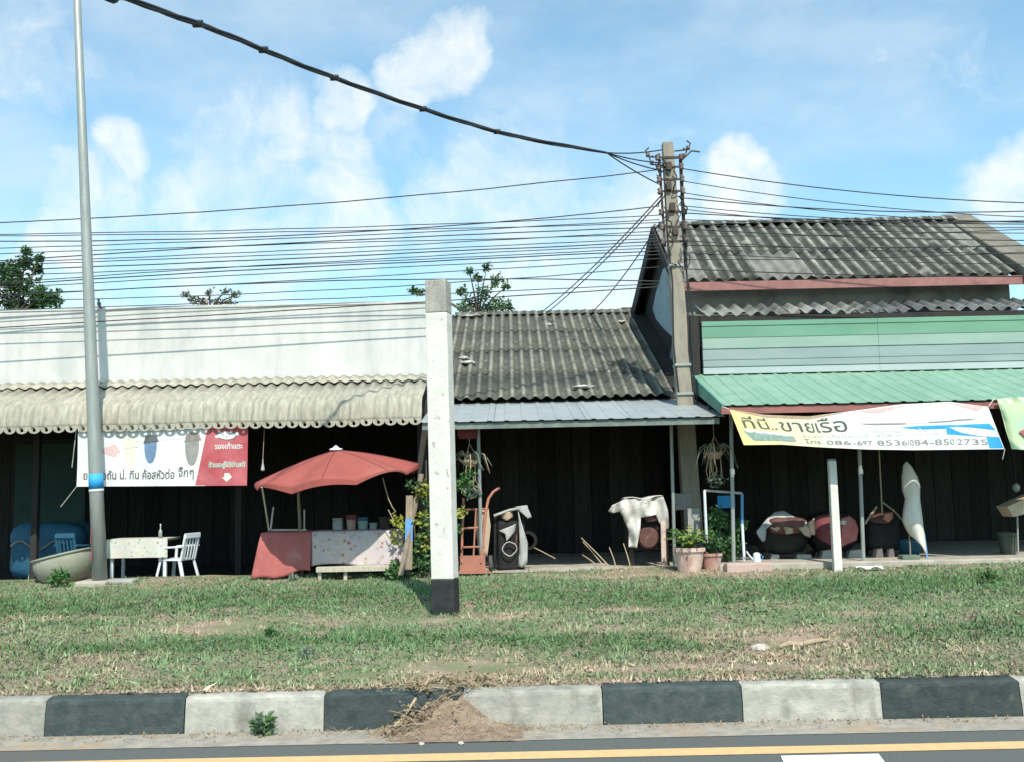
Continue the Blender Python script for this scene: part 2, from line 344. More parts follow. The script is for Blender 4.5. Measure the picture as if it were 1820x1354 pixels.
def tag(o, label=None, cat=None, group=None, kind=None):
    if label: o['label'] = label
    if cat: o['category'] = cat
    if group: o['group'] = group
    if kind: o['kind'] = kind
    return o
def thing(name, loc, label, cat, group=None):
    o = bpy.data.objects.new(name, None); COL.objects.link(o); o.location = loc; o.empty_display_size = .2
    return tag(o, label, cat, group)
def structure(name, loc=(0, 0, 0)):
    o = bpy.data.objects.new(name, None); COL.objects.link(o); o.location = loc; return tag(o, kind='structure')
def drape(name, pts, Y, m, parent=None, solid=.012, bulge=.05, nz=.03, slope=0.0, cuts=3):
    """hanging cloth with the outline pts (picture positions at depth Y), folded and bulged in depth"""
    P = [px(x, y, Y) for x, y in pts]
    bm = bmesh.new(); f = bm.faces.new([bm.verts.new(p) for p in P]); bmesh.ops.triangulate(bm, faces=[f])
    for _ in range(cuts): bmesh.ops.subdivide_edges(bm, edges=[e for e in bm.edges if e.calc_length() > .05], cuts=1, use_grid_fill=True)
    bmesh.ops.triangulate(bm, faces=bm.faces[:])
    zs = [p.z for p in P]; xs = [p.x for p in P]; cx = (min(xs) + max(xs)) / 2; hw = (max(xs) - min(xs)) / 2 + 1e-5
    for v in bm.verts:
        t = (v.co.z - min(zs)) / (max(zs) - min(zs) + 1e-5); u = (v.co.x - cx) / hw
        v.co.y += bulge * u * u + slope * t * t + nz * mn.noise(Vector((v.co.x * 9, 3.1, v.co.z * 3.5)) + Vector((Y, 0, 0)))
    mb = MB(); bm.verts.index_update(); mb.add([v.co.copy() for v in bm.verts], [tuple(v.index for v in f.verts) for f in bm.faces]); bm.free()
    return mb.build(name, m, parent, smooth=True, solid=solid)
def leaves(mb, c, n, r, size, up=.3, flat=1.0):
    c = Vector(c); r = Vector(r) if not isinstance(r, (int, float)) else Vector((r, r, r))
    for _ in range(n):
        d = Vector((random.gauss(0, 1), random.gauss(0, 1), random.gauss(0, 1))).normalized() * (random.random() ** .45)
        p = c + Vector((d.x * r.x, d.y * r.y, d.z * r.z)); t = Vector((random.uniform(-1, 1), random.uniform(-1, 1), random.uniform(-.5, .6) + up)).normalized()
        sd = t.cross(Vector((random.uniform(-1, 1), random.uniform(-1, 1), random.uniform(-1, 1)))).normalized(); s = size * random.uniform(.6, 1.35)
        nn = t.cross(sd) * s * .12
        mb.add([p, p + t * s * .45 + sd * s * .28 + nn, p + t * s, p + t * s * .45 - sd * s * .28 + nn], [(0, 1, 2, 3)])
    return mb
def cr(P, n=8):
    o = []
    for i in range(len(P) - 1):
        p0, p1, p2, p3 = P[max(0, i - 1)], P[i], P[i + 1], P[min(len(P) - 1, i + 2)]
        for k in range(n):
            t = k / n; o.append(.5 * ((2 * p1) + (p2 - p0) * t + (2 * p0 - 5 * p1 + 4 * p2 - p3) * t * t + (3 * p1 - p0 - 3 * p2 + p3) * t ** 3))
    return o + [P[-1]]
def sup(d, p): return (abs(d.x) ** p + abs(d.y) ** p + abs(d.z) ** p) ** (-1 / p)
def smooth01(t): t = max(0, min(1, t)); return t * t * (3 - 2 * t)
def gz(X, Y):
    z = .27 + .18 * smooth01((Y - 7.8) / 6.6) + .05 * smooth01((Y - 14.4) / 1.0)
    a = smooth01((Y - 7.8) / .5)
    z += .016 * (1 - smooth01((Y - 7.75) / .5)) + .012 * mn.noise(Vector((X * 6, Y * 6, 9))) * (1 - a)
    return z + a * (.035 * mn.noise(Vector((X * .5, Y * .7, 2))) + .02 * mn.noise(Vector((X * 1.7, Y * 2.1, 5))))

# ------------------------------------------------------------------ ground, road, kerb
KY = 7.6
g = MB().box((-250, -250, -.3), (250, 250, -.06)).build('ground', 'far_ground'); tag(g, kind='structure')
road = MB().box((-80, -9, -.05), (80, KY - .003, 0)).build('road', 'asphalt'); tag(road, kind='structure')
def onroad(name, x0, x1, y0, y1, m, skew=0, z=.004):
    mb = MB(); n = max(1, int((x1 - x0) / .5))
    mb.grid(lambda u, v: (x0 + (x1 - x0) * u + skew * v - road.location.x, y0 + (y1 - y0) * v - road.location.y + .008 * mn.noise(Vector((u * 50, v * 7, 1))), z - road.location.z), min(n, 120), 1)
    me = bpy.data.meshes.new(name); me.from_pydata([tuple(v) for v in mb.v], [], mb.f); me.materials.append(MATS[m])
    o = bpy.data.objects.new(name, me); COL.objects.link(o); o.parent = road; return o
onroad('yellow_line', -40, 40, 6.72, 6.9, 'yellow_paint')
onroad('white_dash', 1.66, 2.3, 6.36, 6.67, 'road_white', .05)
onroad('white_dash', -2.6, 0.1, 6.46, 6.60, 'road_white', .05)
onroad('gutter', -60, 60, 7.2, KY - .01, 'gutter')

kerb = structure('kerb', (0, KY, 0))
xb0 = xx(80, KY, .2); KP = xx(1530, KY, .2) - xx(1282, KY, .2)
prof = [(-.004, -.05), (.002, .06), (.007, .15), (.012, .23), (.018, .25), (.032, .265), (.06, .272), (.19, .274), (.19, -.05)]
for i in range(-10, 18):
    a = xb0 + i * KP; b = a + KP - .008
    if b > -13 and a < 13:
        mb = MB(); jog = random.uniform(-.006, .006); dz = random.uniform(-.006, .004)
        ns = 24
        def kp(u, v):
            y, z = prof[int(round(v * (len(prof) - 1)))]; x = a + (b - a) * u; top = z > .2
            w_ = .010 * mn.noise(Vector((x * 7, z * 9, 3))) + .006 * mn.noise(Vector((x * 25, z * 25, 6)))
            e_ = -.012 * (max(0, 1 - min(u, 1 - u) * 30)) * (1 if top else .4)
            return (x, KY + y + jog - (w_ if y < .1 else 0) - (e_ if y < .02 else 0), z + dz + (w_ + e_ if top and y < .15 else 0))
        mb.grid(kp, ns, len(prof) - 1)
        for q_ in (0, ns): mb.f.append(tuple(j * (ns + 1) + q_ for j in range(len(prof))))
        mb.build('kerb_block', 'kerb_black' if i % 2 == 0 else 'kerb_white', kerb)

vg = MB(); VX0, VX1, VY0, VY1 = -16, 16, KY + .13, 15.45
def vrow(u, v):
    x = VX0 + (VX1 - VX0) * u; y = VY0 + (VY1 - VY0) * v
    if v == 0: y += .05 * mn.noise(Vector((x * 3, 0, 1))) + .03 * mn.noise(Vector((x * 11, 0, 2))); return (x, y, .262)
    return (x, y, gz(x, y))
vg.grid(vrow, 480, 100)
verge = tag(vg.build('verge', 'earth', smooth=True), kind='structure')

def vn(X, Y, s, seed):
    """cheap smooth noise on arrays"""
    rs = np.random.RandomState(seed); T = rs.rand(64, 64)
    x = X * s; y = Y * s; xi = np.floor(x).astype(int); yi = np.floor(y).astype(int); fx = x - xi; fy = y - yi
    fx = fx * fx * (3 - 2 * fx); fy = fy * fy * (3 - 2 * fy); g_ = lambda a, b: T[a % 64, b % 64]
    return (g_(xi, yi) * (1 - fx) + g_(xi + 1, yi) * fx) * (1 - fy) + (g_(xi, yi + 1) * (1 - fx) + g_(xi + 1, yi + 1) * fx) * fy
def make_grass():
    n = 330000
    Y = VY0 - .01 + (15.25 - VY0) * np.random.rand(n) ** 1.25; half = Y * .3 + 6.2
    X = (np.random.rand(n) * 2 - 1) * half
    a = vn(X + 40, Y + 40, .55, 1) * .5 + vn(X + 40, Y * 1.6 + 40, 1.7, 2) * .3 + vn(X + 40, Y + 40, 5, 3) * .2
    dry = np.zeros(n)
    for (cx, cy, rx, ry, w) in [(xx(400, 10.8, .4), 10.8, .55, .45, 1.0), (xx(560, 11.1, .4), 11.1, 1.6, .4, .55), (xx(800, 8.5, .3), 8.5, .9, .5, .8), (xx(1420, 9.4, .3), 9.4, .9, .7, .6),
                                (xx(1250, 11.3, .4), 11.3, 2.2, .35, .5), (xx(820, 9.2, .3), 9.2, 1.0, .6, .45), (xx(1150, 14.4, .4), 14.6, 1.6, .4, .5), (0, VY0, 30, .1, .4), (xx(760, 10.9, .4), 11.0, .9, .22, .9), (xx(1130, 11.4, .4), 11.4, .5, .22, .9), (xx(1560, 10.9, .4), 10.9, 1.0, .16, .8), (xx(1430, 9.5, .4), 9.5, .5, .4, .9), (xx(100, 11.6, .4), 11.6, 1.2, .15, .6), (xx(640, 8.4, .3), 8.3, .5, .2, .8), (xx(1150, 8.3, .3), 8.3, .9, .16, .6), (xx(1300, 12.8, .4), 12.8, .9, .2, .6), (xx(1400, 8.3, .3), 8.2, .8, .3, .6), (xx(200, 9.4, .3), 9.4, 3, .25, .25), (xx(1000, 10.2, .3), 10.1, 3.4, .22, .35)]:
        dry = np.maximum(dry, w * np.exp(-((X - cx) / rx) ** 2 - ((Y - cy) / ry) ** 2))
    lush = np.zeros(n)
    for (cy, s_) in ((9.6, .55), (12.6, 1.2)): lush = np.maximum(lush, np.exp(-((Y - cy + .3 * np.sin(X * .8)) / s_) ** 2))
    d = np.clip(dry * 1.0 + (a - .5) * 1.5 + .2 - .3 * lush, 0, 1)
    keep = np.random.rand(n) > np.clip(d * .62 + np.clip(dry - .35, 0, 1) * .8, 0, .97)
    X, Y, d, a, lush = X[keep], Y[keep], d[keep], a[keep], lush[keep]; n = len(X)
    hgt = (.014 + .034 * np.random.rand(n) ** 1.8) * (.7 + .9 * a + .5 * lush) * (1 - .25 * d)
    cl = vn(X + 40, Y + 40, 7, 11) * .6 + vn(X + 40, Y + 40, 15, 12) * .4; hgt *= np.clip(.45 + 1.6 * (cl - .25), .35, 2.0)
    tall = np.random.rand(n) < .015; hgt[tall] *= 2.2
    flat = np.random.rand(n) < .3
    ang = np.random.rand(n) * 6.283; lean = np.random.rand(n) * .9 + .15; wd = .004 + .005 * np.random.rand(n); wd[flat] *= 2.4; hgt[flat] *= .45; lean[flat] = 1.5 + 1.5 * np.random.rand(flat.sum())
    lang = np.random.rand(n) * 6.283
    Z = np.array([gz(x, y) for x, y in zip(X.tolist(), Y.tolist())])
    P = np.stack([X, Y, Z - .004], 1); sd = np.stack([np.cos(ang), np.sin(ang), 0 * ang], 1) * wd[:, None]
    ln = np.stack([np.cos(lang), np.sin(lang), 0 * lang], 1) * (hgt * lean)[:, None]; up = np.stack([0 * hgt, 0 * hgt, hgt], 1)
    V = np.concatenate([P - sd, P + sd, P + up * .6 + ln * .35 + sd * .8, P + up * .6 + ln * .35 - sd * .8, P + up + ln], 1).reshape(-1, 3)
    me = bpy.data.meshes.new('grass'); me.vertices.add(5 * n); me.vertices.foreach_set('co', V.astype(np.float32).ravel())
    k = np.arange(n)[:, None] * 5; idx = np.concatenate([k + 0, k + 1, k + 2, k + 3, k + 3, k + 2, k + 4], 1).ravel()
    me.loops.add(7 * n); me.loops.foreach_set('vertex_index', idx.astype(np.int32))
    st = (np.arange(n)[:, None] * 7 + np.array([[0, 4]])).ravel()
    me.polygons.add(2 * n); me.polygons.foreach_set('loop_start', st.astype(np.int32)); me.update(calc_edges=True); me.validate()
    g1 = np.array([.11, .19, .08]); g2 = np.array([.22, .29, .17]); g3 = np.array([.055, .135, .045]); dr = np.array([.43, .32, .24])
    r = np.random.rand(n, 1); c = g1 * (1 - r) + g2 * r; q = np.clip(lush * .8 + (np.random.rand(n) - .5) * .6, 0, 1)[:, None]; c = c * (1 - q) + (g3 * .5 + g1 * .5) * q
    t = np.clip(d * 1.5 - .35 + (np.random.rand(n) - .5) * .7, 0, 1)[:, None]; c = c * (1 - t) + dr * t
    c *= (.55 + .8 * np.clip(cl[:, None] * 1.6 - .25, 0, 1)) * (.75 + .5 * np.random.rand(n, 1)); bl = (flat & (np.random.rand(n) < .35))[:, None]; c = np.where(bl, c * .3 + np.array([.13, .19, .15]) * .7, c); cc = np.concatenate([c, np.ones((n, 1))], 1).repeat(5, 0)
    at = me.color_attributes.new('col', 'FLOAT_COLOR', 'POINT'); at.data.foreach_set('color', cc.astype(np.float32).ravel())
    me.materials.append(MATS['grass']); o = bpy.data.objects.new('grass', me); COL.objects.link(o)
    tag(o, 'short patchy green and dry grass covering the roadside verge', 'grass', kind='stuff')
make_grass()

# forecourts
fl = MB().box((-13, 15.3, -.05), (-1.3, 24, .34)).build('shop_floor', 'dark_floor'); tag(fl, kind='structure')
fm = MB().grid(lambda u, v: (-1.3 + 4.35 * u, 15.15 + 9 * v, .485 + .05 * math.exp(-((u - .55) / .22) ** 2) * smooth01(v * 40) * smooth01(1.2 - v * 9) + .012 * mn.noise(Vector((u * 9, v * 40, 0)))), 30, 60).build('earth_floor', 'concrete', smooth=True); tag(fm, kind='structure')
fr = MB().box((3.05, 14.95, -.05), (13, 24, .56)).build('concrete_forecourt', 'concrete', bevel=.02); tag(fr, kind='structure')

# ------------------------------------------------------------------ corrugated sheets
def sheet(mb, path, x0, x1, fn, thick=.008, scallop=None, nseg=8, pitch=.2):
    """path: (Y, z) points down the slope; fn(x) -> rise along the local normal"""
    n = max(2, int(round((x1 - x0) / pitch * nseg)))
    xs = [x0 + (x1 - x0) * i / n for i in range(n + 1)]
    nr = []
    for j in range(len(path)):
        a = Vector(path[max(0, j - 1)]); b = Vector(path[min(len(path) - 1, j + 1)]); t = (b - a).normalized(); nn = Vector((t.y, -t.x))
        if nn.y < 0 or (abs(nn.y) < .2 and nn.x > 0): nn = -nn
        nr.append(nn)
    base = len(mb.v); m = n + 1; k = len(path)
    for side in (0, 1):
        for j, (y, z) in enumerate(path):
            for x in xs:
                h = fn(x) - side * thick; dz = scallop(x) if (scallop and j == k - 1) else 0
                mb.v.append(Vector((x, y + nr[j].x * h, z + nr[j].y * h + dz)))
    F_ = mb.f; o2 = base + m * k
    for j in range(k - 1):
        for i in range(n):
            a = base + j * m + i; F_.append((a, a + 1, a + m + 1, a + m)); a = o2 + j * m + i; F_.append((a + m, a + m + 1, a + 1, a))
    for i in range(n):
        a = base + i; c = o2 + i; F_.append((a + 1, a, c, c + 1)); a = base + (k - 1) * m + i; c = o2 + (k - 1) * m + i; F_.append((a, a + 1, c + 1, c))
    for j in range(k - 1):
        a = base + j * m; c = o2 + j * m; F_.append((a, a + m, c + m, c)); a += n; c += n; F_.append((a + m, a, c, c + m))
    return mb
def wave(p, amp, ph=0): return lambda x: amp * math.cos(2 * math.pi * (x - ph) / p)
def rib(p, amp, ph=0):
    def f(x):
        t = ((x - ph) / p) % 1.0; t = min(t, 1 - t)
        return amp * max(0, min(1, (.16 - t) / .05))
    return f

# ------------------------------------------------------------------ left shop
ls = thing('white_shop', (-5.5, 17, .34), 'low white walled shop with scalloped cream metal awning, behind the lamp post', 'building')
XE = -1.42; zt = 4.915; zb = 3.6
MB().box((-13, 16.6, zb), (XE, 16.8, zt)).build('parapet', 'white_wall', ls, bevel=.01)
MB().box((-13, 16.585, zt + .001), (XE + .03, 16.83, zt + .05)).build('coping', 'white_wall', ls, bevel=.008)
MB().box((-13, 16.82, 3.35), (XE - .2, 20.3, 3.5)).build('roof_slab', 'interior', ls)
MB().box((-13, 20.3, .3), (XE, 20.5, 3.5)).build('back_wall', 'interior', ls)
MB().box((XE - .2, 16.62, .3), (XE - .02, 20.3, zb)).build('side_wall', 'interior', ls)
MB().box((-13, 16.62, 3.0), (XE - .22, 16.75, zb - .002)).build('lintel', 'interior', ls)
for x in (-10.4, -8.0, -4.6): MB().box((x - .05, 16.5, .3), (x + .05, 16.6, 3.2)).build('post', 'dark_wood_and_shade', ls)
MB().box((-13, 15.4, 2.96), (XE, 15.54, 3.06)).build('purlin', 'dark_wood', ls)
AP = .19
upper = [(16.58, 3.685), (16.2, 3.555)]
lower = [(16.24, 3.545), (15.75, 3.365), (15.38, 3.235), (15.27, 3.175), (15.22, 3.08), (15.19, 2.9), (15.185, 2.835)]
nsh = 14; wsh = AP * 5
for i in range(nsh):
    x1 = XE + .01 - i * wsh; x0 = x1 - wsh
    sheet(MB(), [(y, z + .012) for y, z in upper], x0 - .03, x1, wave(AP, .02), nseg=6, pitch=AP).build('awning_sheet', 'awning_metal', ls, smooth=True)
    dz = random.uniform(-.008, .008)
    sheet(MB(), [(y + dz * .5, z + dz) for y, z in lower], x0 - .03, x1, wave(AP, .024), nseg=8, pitch=AP).build('awning_sheet', 'awning_metal', ls, smooth=True)
    va = MB()
    for k in range(5):
        cx = x0 + (k + .5) * AP; y = 15.2 - .03 * math.cos(2 * math.pi * cx / AP)
        top = 2.86; rw = AP * .5
        outer = []; inner = []; NN = 20
        for q in range(NN):
            a = 2 * math.pi * q / NN; ca, sa = math.cos(a), math.sin(a)
            ox = rw * ca; oz = (.03 if sa > 0 else .075) * sa
            if sa > 0: ox = max(-rw, min(rw, ca * rw * 1.6)); oz = .03
            outer.append(Vector((cx + ox, y - .004, top - .03 + oz + dz))); inner.append(Vector((cx + .026 * ca, y - .004, top - .052 + .026 * sa + dz)))
        o = len(va.v); va.v += outer + inner + [v + Vector((0, .006, 0)) for v in outer + inner]
        for q in range(NN):
            r_ = (q + 1) % NN; va.f.append((o + q, o + r_, o + NN + r_, o + NN + q)); o3 = o + 2 * NN; va.f.append((o3 + r_, o3 + q, o3 + NN + q, o3 + NN + r_))
            va.f.append((o + r_, o + q, o3 + q, o3 + r_)); va.f.append((o + NN + q, o + NN + r_, o3 + NN + r_, o3 + NN + q))
    va.build('valance', 'awning_metal', ls)
# panels inside the shop
tag(MB().box((-9.2, 18.2, .34), (-7.9, 18.28, 2.75)).build('green_board_screen', 'dim_green'), 'dim green board screen standing in the dark left shop', 'screen')
MB().box((-9.25, 18.17, 2.76), (-7.85, 18.3, 2.83)).build('rail', 'dark_wood_and_shade', bpy.data.objects['green_board_screen'])

# ------------------------------------------------------------------ middle shop
msb = thing('old_roofed_shop', (.8, 18, .49), 'middle shop with old dark corrugated roof and pale zinc lean-to', 'building')
EY, EZ, RY, RZ = 17.0, 3.31, 23.0, 5.81
MXL, MXR = -1.36, 2.8
SP = .2
rows = 4; cols = 4; cw = (MXR - MXL) / cols
for r_ in range(rows):
    t0 = r_ / rows; t1 = (r_ + 1) / rows + (.02 if r_ < rows - 1 else 0)
    for c_ in range(cols):
        lift = .006 * (rows - 1 - r_) + .003 * (c_ % 2) + random.uniform(-.003, .003)
        tt = random.uniform(-.006, .006)
        a = (RY + (EY - RY) * t0, RZ + (EZ - RZ) * t0 + lift); b = (RY + (EY - RY) * (t1 + tt), RZ + (EZ - RZ) * (t1 + tt) + lift + .008)
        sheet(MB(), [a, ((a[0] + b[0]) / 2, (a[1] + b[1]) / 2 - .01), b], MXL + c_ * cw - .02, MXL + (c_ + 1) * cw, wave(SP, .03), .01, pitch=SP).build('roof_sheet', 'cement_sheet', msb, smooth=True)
for c_ in range(cols):   # rear slope, dark side
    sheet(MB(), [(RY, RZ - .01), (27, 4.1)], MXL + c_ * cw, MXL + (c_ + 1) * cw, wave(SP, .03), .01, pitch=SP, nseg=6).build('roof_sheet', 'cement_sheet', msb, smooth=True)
for k in range(5):
    x = MXL + .05 + k * .82
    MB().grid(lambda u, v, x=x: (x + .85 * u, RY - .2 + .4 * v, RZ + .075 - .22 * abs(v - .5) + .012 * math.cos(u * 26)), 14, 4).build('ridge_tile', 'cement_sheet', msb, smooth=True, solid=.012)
# mortar patches and rubble lying on the old roof
def onroof(x, y):
    d = ray(x, y); n = Vector((0, -(RZ - EZ), RY - EY)).normalized(); p0 = Vector((0, EY, EZ)); t = (p0 - CAM).dot(n) / d.dot(n); return CAM + d * t, n
for (x, y, sx, sy) in ((832, 648, .34, .12), (825, 640, .2, .1), (838, 565, .5, .16), (1038, 690, .42, .1), (975, 580, .14, .05), (1105, 575, .2, .09), (1060, 662, .06, .03), (1082, 665, .06, .03)):
    p, n = onroof(x, y); mb = MB()
    mb.ball(p + n * .035, (sx / 2, sy, .035), 12, 6, fn=lambda d: 1 + .35 * mn.noise(d * 3 + p)); mb.build('mortar_patch', 'mortar', msb)
# zinc lean-to
LY0, LZ0, LY1, LZ1 = 17.35, 3.275, 14.7, 2.765
for k in range(6):
    w_ = (3.16 + .98) / 6; x0 = -.98 + k * w_
    if k == 0: x0 = -1.38
    sheet(MB(), [(LY0, LZ0), (LY1, LZ1)], x0, -.98 + (k + 1) * w_ + .015, rib(.26, .011, -.87), .006, nseg=20, pitch=.26).build('zinc_sheet', 'zinc', msb)
MB().prism([(2.74, 24, 6.1), (2.74, 17.2, 3.27), (3.2, 17.2, 3.27), (3.2, 24, 6.1)], (0, 0, -.04)).build('sun_gap_cover', 'dark_wood_and_shade', msb)  # added panel that stops sun leaking through the gap between the roofs
MB().box((-1.36, 14.74, 2.655), (3.1, 14.78, 2.745)).build('eave_board', 'zinc_edge', msb)
MB().box((-1.36, 15.5, 2.76), (3.1, 15.56, 2.83)).build('purlin', 'dark_wood_and_shade', msb)
MB().box((-1.36, 16.95, 3.1), (2.9, 17.05, 3.2)).build('eave_purlin', 'dark_wood_and_shade', msb)
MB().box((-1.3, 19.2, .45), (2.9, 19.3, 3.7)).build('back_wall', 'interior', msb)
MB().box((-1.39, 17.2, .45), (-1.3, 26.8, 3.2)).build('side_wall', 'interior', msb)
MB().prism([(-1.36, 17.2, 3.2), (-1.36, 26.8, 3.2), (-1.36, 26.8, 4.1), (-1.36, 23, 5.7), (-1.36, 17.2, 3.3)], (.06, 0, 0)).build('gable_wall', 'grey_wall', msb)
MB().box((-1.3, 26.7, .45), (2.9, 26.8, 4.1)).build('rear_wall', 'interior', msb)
for (xp, ytop, ybot) in ((850, 775, 1008), (1193, 785, 1000)):
    Y = 15.25 if xp < 1000 else 15.6; t = px(xp, 752, Y); b = px(xp + 6, ybot, Y)
    mb = MB().tube([(b.x, Y, .47), (t.x, Y, 2.8 if Y < 15.4 else 2.86)], .028, 8); mb.build('pipe_post', 'galvanised', msb)

# ------------------------------------------------------------------ right house
rh = thing('gabled_house', (6.5, 18, .56), 'right hand house with tiled gable roof and green metal awning', 'building')
GX = 3.02; RYr, RZr = 20.0, 7.08; EYr, EZr = 17.3, 5.36; XR = 9.25
tp = .24; colsr = 13; cwr = (XR - GX) / colsr
for c_ in range(colsr):
    for r_ in range(2):
        t0, t1 = (0, .56) if r_ == 0 else (.5, 1.0); lift = (.016 if r_ == 0 else 0) + random.uniform(-.005, .005)
        tt = random.uniform(-.012, .012)
        a = (RYr + (EYr - RYr) * t0, RZr + (EZr - RZr) * t0 + lift); b = (RYr + (EYr - RYr) * (t1 + tt), RZr + (EZr - RZr) * (t1 + tt) + lift + .01)
        pale = (c_, r_) in ((0, 0), (0, 1), (3, 1), (4, 1), (12, 0))
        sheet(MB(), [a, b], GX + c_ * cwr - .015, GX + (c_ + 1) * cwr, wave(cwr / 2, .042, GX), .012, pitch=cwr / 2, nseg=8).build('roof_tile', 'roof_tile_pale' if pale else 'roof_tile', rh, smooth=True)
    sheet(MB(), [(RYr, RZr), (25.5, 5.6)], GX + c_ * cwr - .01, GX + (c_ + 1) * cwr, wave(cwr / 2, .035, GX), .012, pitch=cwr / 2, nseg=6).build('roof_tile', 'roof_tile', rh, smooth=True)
for k in range(12):
    x = GX + .1 + k * .51
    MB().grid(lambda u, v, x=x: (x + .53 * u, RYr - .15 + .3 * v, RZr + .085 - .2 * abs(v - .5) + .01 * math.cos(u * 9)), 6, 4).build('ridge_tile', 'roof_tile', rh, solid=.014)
MB().box((GX - .02, EYr - .03, EZr - .19), (XR + .5, EYr + .02, EZr - .035)).build('eave_fascia', 'pink_fascia', rh)
# right hand parapet gable (slanted slab) and what continues past it
MB().prism([(XR - .1, RYr + .35, RZr + .22), (XR - .1, EYr - .1, EZr + .1), (XR - .1, EYr - .1, EZr - .2), (XR - .1, RYr + .35, RZr - .3)], (.62, 0, 0)).build('gable_coping', 'barge', rh, bevel=.02)
# walls
MB().box((GX + .18, EYr + .45, 4.2), (xx(1788, EYr + .6, 5), EYr + .6, EZr + .25)).build('upper_wall', 'grey_wall', rh)
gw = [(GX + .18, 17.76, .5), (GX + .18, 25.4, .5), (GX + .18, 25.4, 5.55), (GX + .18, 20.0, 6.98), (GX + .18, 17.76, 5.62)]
MB().prism(gw, (.12, 0, 0)).build('gable_wall', 'dark_wood_and_shade', rh)  # shade under the gable overhang painted as a dark stained wall
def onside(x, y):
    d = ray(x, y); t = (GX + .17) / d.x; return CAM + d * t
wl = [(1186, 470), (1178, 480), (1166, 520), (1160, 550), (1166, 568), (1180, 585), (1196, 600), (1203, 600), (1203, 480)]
MB().prism([onside(x, y) for x, y in wl], (.008, 0, 0)).build('unshaded_render', 'blue_wall', rh)  # wall left pale where the painted gable shade stops
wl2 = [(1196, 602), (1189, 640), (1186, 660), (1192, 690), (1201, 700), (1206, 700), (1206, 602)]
MB().prism([onside(x, y) for x, y in wl2], (.008, 0, 0)).build('unshaded_render', 'grey_wall', rh)
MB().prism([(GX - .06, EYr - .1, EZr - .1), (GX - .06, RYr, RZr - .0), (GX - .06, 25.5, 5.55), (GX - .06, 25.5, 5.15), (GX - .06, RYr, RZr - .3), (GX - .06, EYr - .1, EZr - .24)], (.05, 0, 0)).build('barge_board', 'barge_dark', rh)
MB().prism([(GX - .008, EYr, EZr - .06), (GX - .008, RYr, RZr - .06), (GX - .008, 25.5, 5.5), (GX - .008, 25.5, 5.47), (GX - .008, RYr, RZr - .09), (GX - .008, EYr, EZr - .09)], (.185, 0, 0)).build('soffit', 'dark_wood_and_shade', rh)
# lower strip of corrugated roofing
for k in range(10):
    x0 = 3.3 + k * .72
    sheet(MB(), [(17.5, 4.93 + .0), (16.75, 4.66 + random.uniform(-.02, .02))], x0, x0 + .73, wave(.24, .04, 3.3), .01, pitch=.24).build('strip_sheet', 'strip_tile' if k < 4 else 'strip_tile_dark', rh, smooth=True)
MB().box((3.25, 16.82, 4.5), (12, 16.9, 4.6)).build('strip_beam', 'dark_wood', rh)
MB().box((3.08, 16.68, 3.4), (3.22, 16.85, 4.62)).build('corner_post', 'dark_wood_and_shade', rh)
# panelled band above the awning
zlev = [(4.42, 4.5, 'board_green'), (4.22, 4.415, 'board_green'), (4.03, 4.21, 'board_pale'), (3.84, 4.02, 'board_blue'), (3.72, 3.83, 'board_blue'), (3.6, 3.71, 'board_white')]
for i, (a, b, m) in enumerate(zlev):
    for q in range(3):
        MB().box((3.26 + q * 3, 16.6 + (i % 2) * .012, a), (3.255 + (q + 1) * 3, 16.66 + (i % 2) * .012, b)).build('board', m, rh)
MB().box((3.25, 16.68, 3.3), (12.3, 16.75, 4.6)).build('backing_wall', 'dark_wood_and_shade', rh)
# green metal awning
for k in range(13):
    x0 = 3.1 + k * .75
    sheet(MB(), [(16.72, 3.6), (14.35, 2.9)], x0, x0 + .762, rib(.25, .014, 3.22), .006, nseg=18, pitch=.25).build('green_sheet', 'green_metal', rh)
MB().box((3.06, 14.38, 2.775), (12.5, 14.42, 2.878)).build('awning_fascia', 'red_fascia', rh)
MB().prism([(3.07, 16.7, 3.6), (3.07, 14.4, 2.92), (3.07, 14.4, 2.76), (3.07, 16.7, 3.35)], (.025, 0, 0)).build('end_flashing', 'green_edge', rh)
MB().box((3.1, 15.5, 2.94), (12.5, 15.58, 3.04)).build('purlin', 'dark_wood_and_shade', rh)
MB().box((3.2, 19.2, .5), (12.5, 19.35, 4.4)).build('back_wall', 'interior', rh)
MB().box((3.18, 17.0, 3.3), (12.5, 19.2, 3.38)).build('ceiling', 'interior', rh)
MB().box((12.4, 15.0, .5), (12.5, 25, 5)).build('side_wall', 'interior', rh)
for (xp, dx) in ((1300, 4), (1526, 9)):
    Y = 15.05; t = px(xp, 740, Y); b = px(xp + dx, 1000, Y)
    MB().tube([(b.x, Y, .55), (t.x, Y, 3.0)], .03, 8).build('pipe_post', 'galvanised', rh)
    m_ = b.lerp(t, .62); MB().lathe((m_.x, Y, m_.z), [(.0, -.04), (.038, -.04), (.038, .04), (0, .04)], 10).build('pipe_collar', 'galvanised', rh)

# plank lining of the shop backs
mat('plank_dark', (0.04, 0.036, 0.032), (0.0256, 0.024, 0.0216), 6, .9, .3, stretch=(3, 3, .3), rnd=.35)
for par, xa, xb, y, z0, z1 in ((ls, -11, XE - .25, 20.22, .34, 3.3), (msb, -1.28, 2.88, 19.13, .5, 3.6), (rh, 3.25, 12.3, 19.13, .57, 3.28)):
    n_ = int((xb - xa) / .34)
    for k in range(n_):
        x_ = xa + (xb - xa) * k / n_; MB().box((x_, y + random.uniform(0, .015), z0), (x_ + (xb - xa) / n_ - .012, y + .05, z1)).build('wall_plank', 'plank_dark', par)
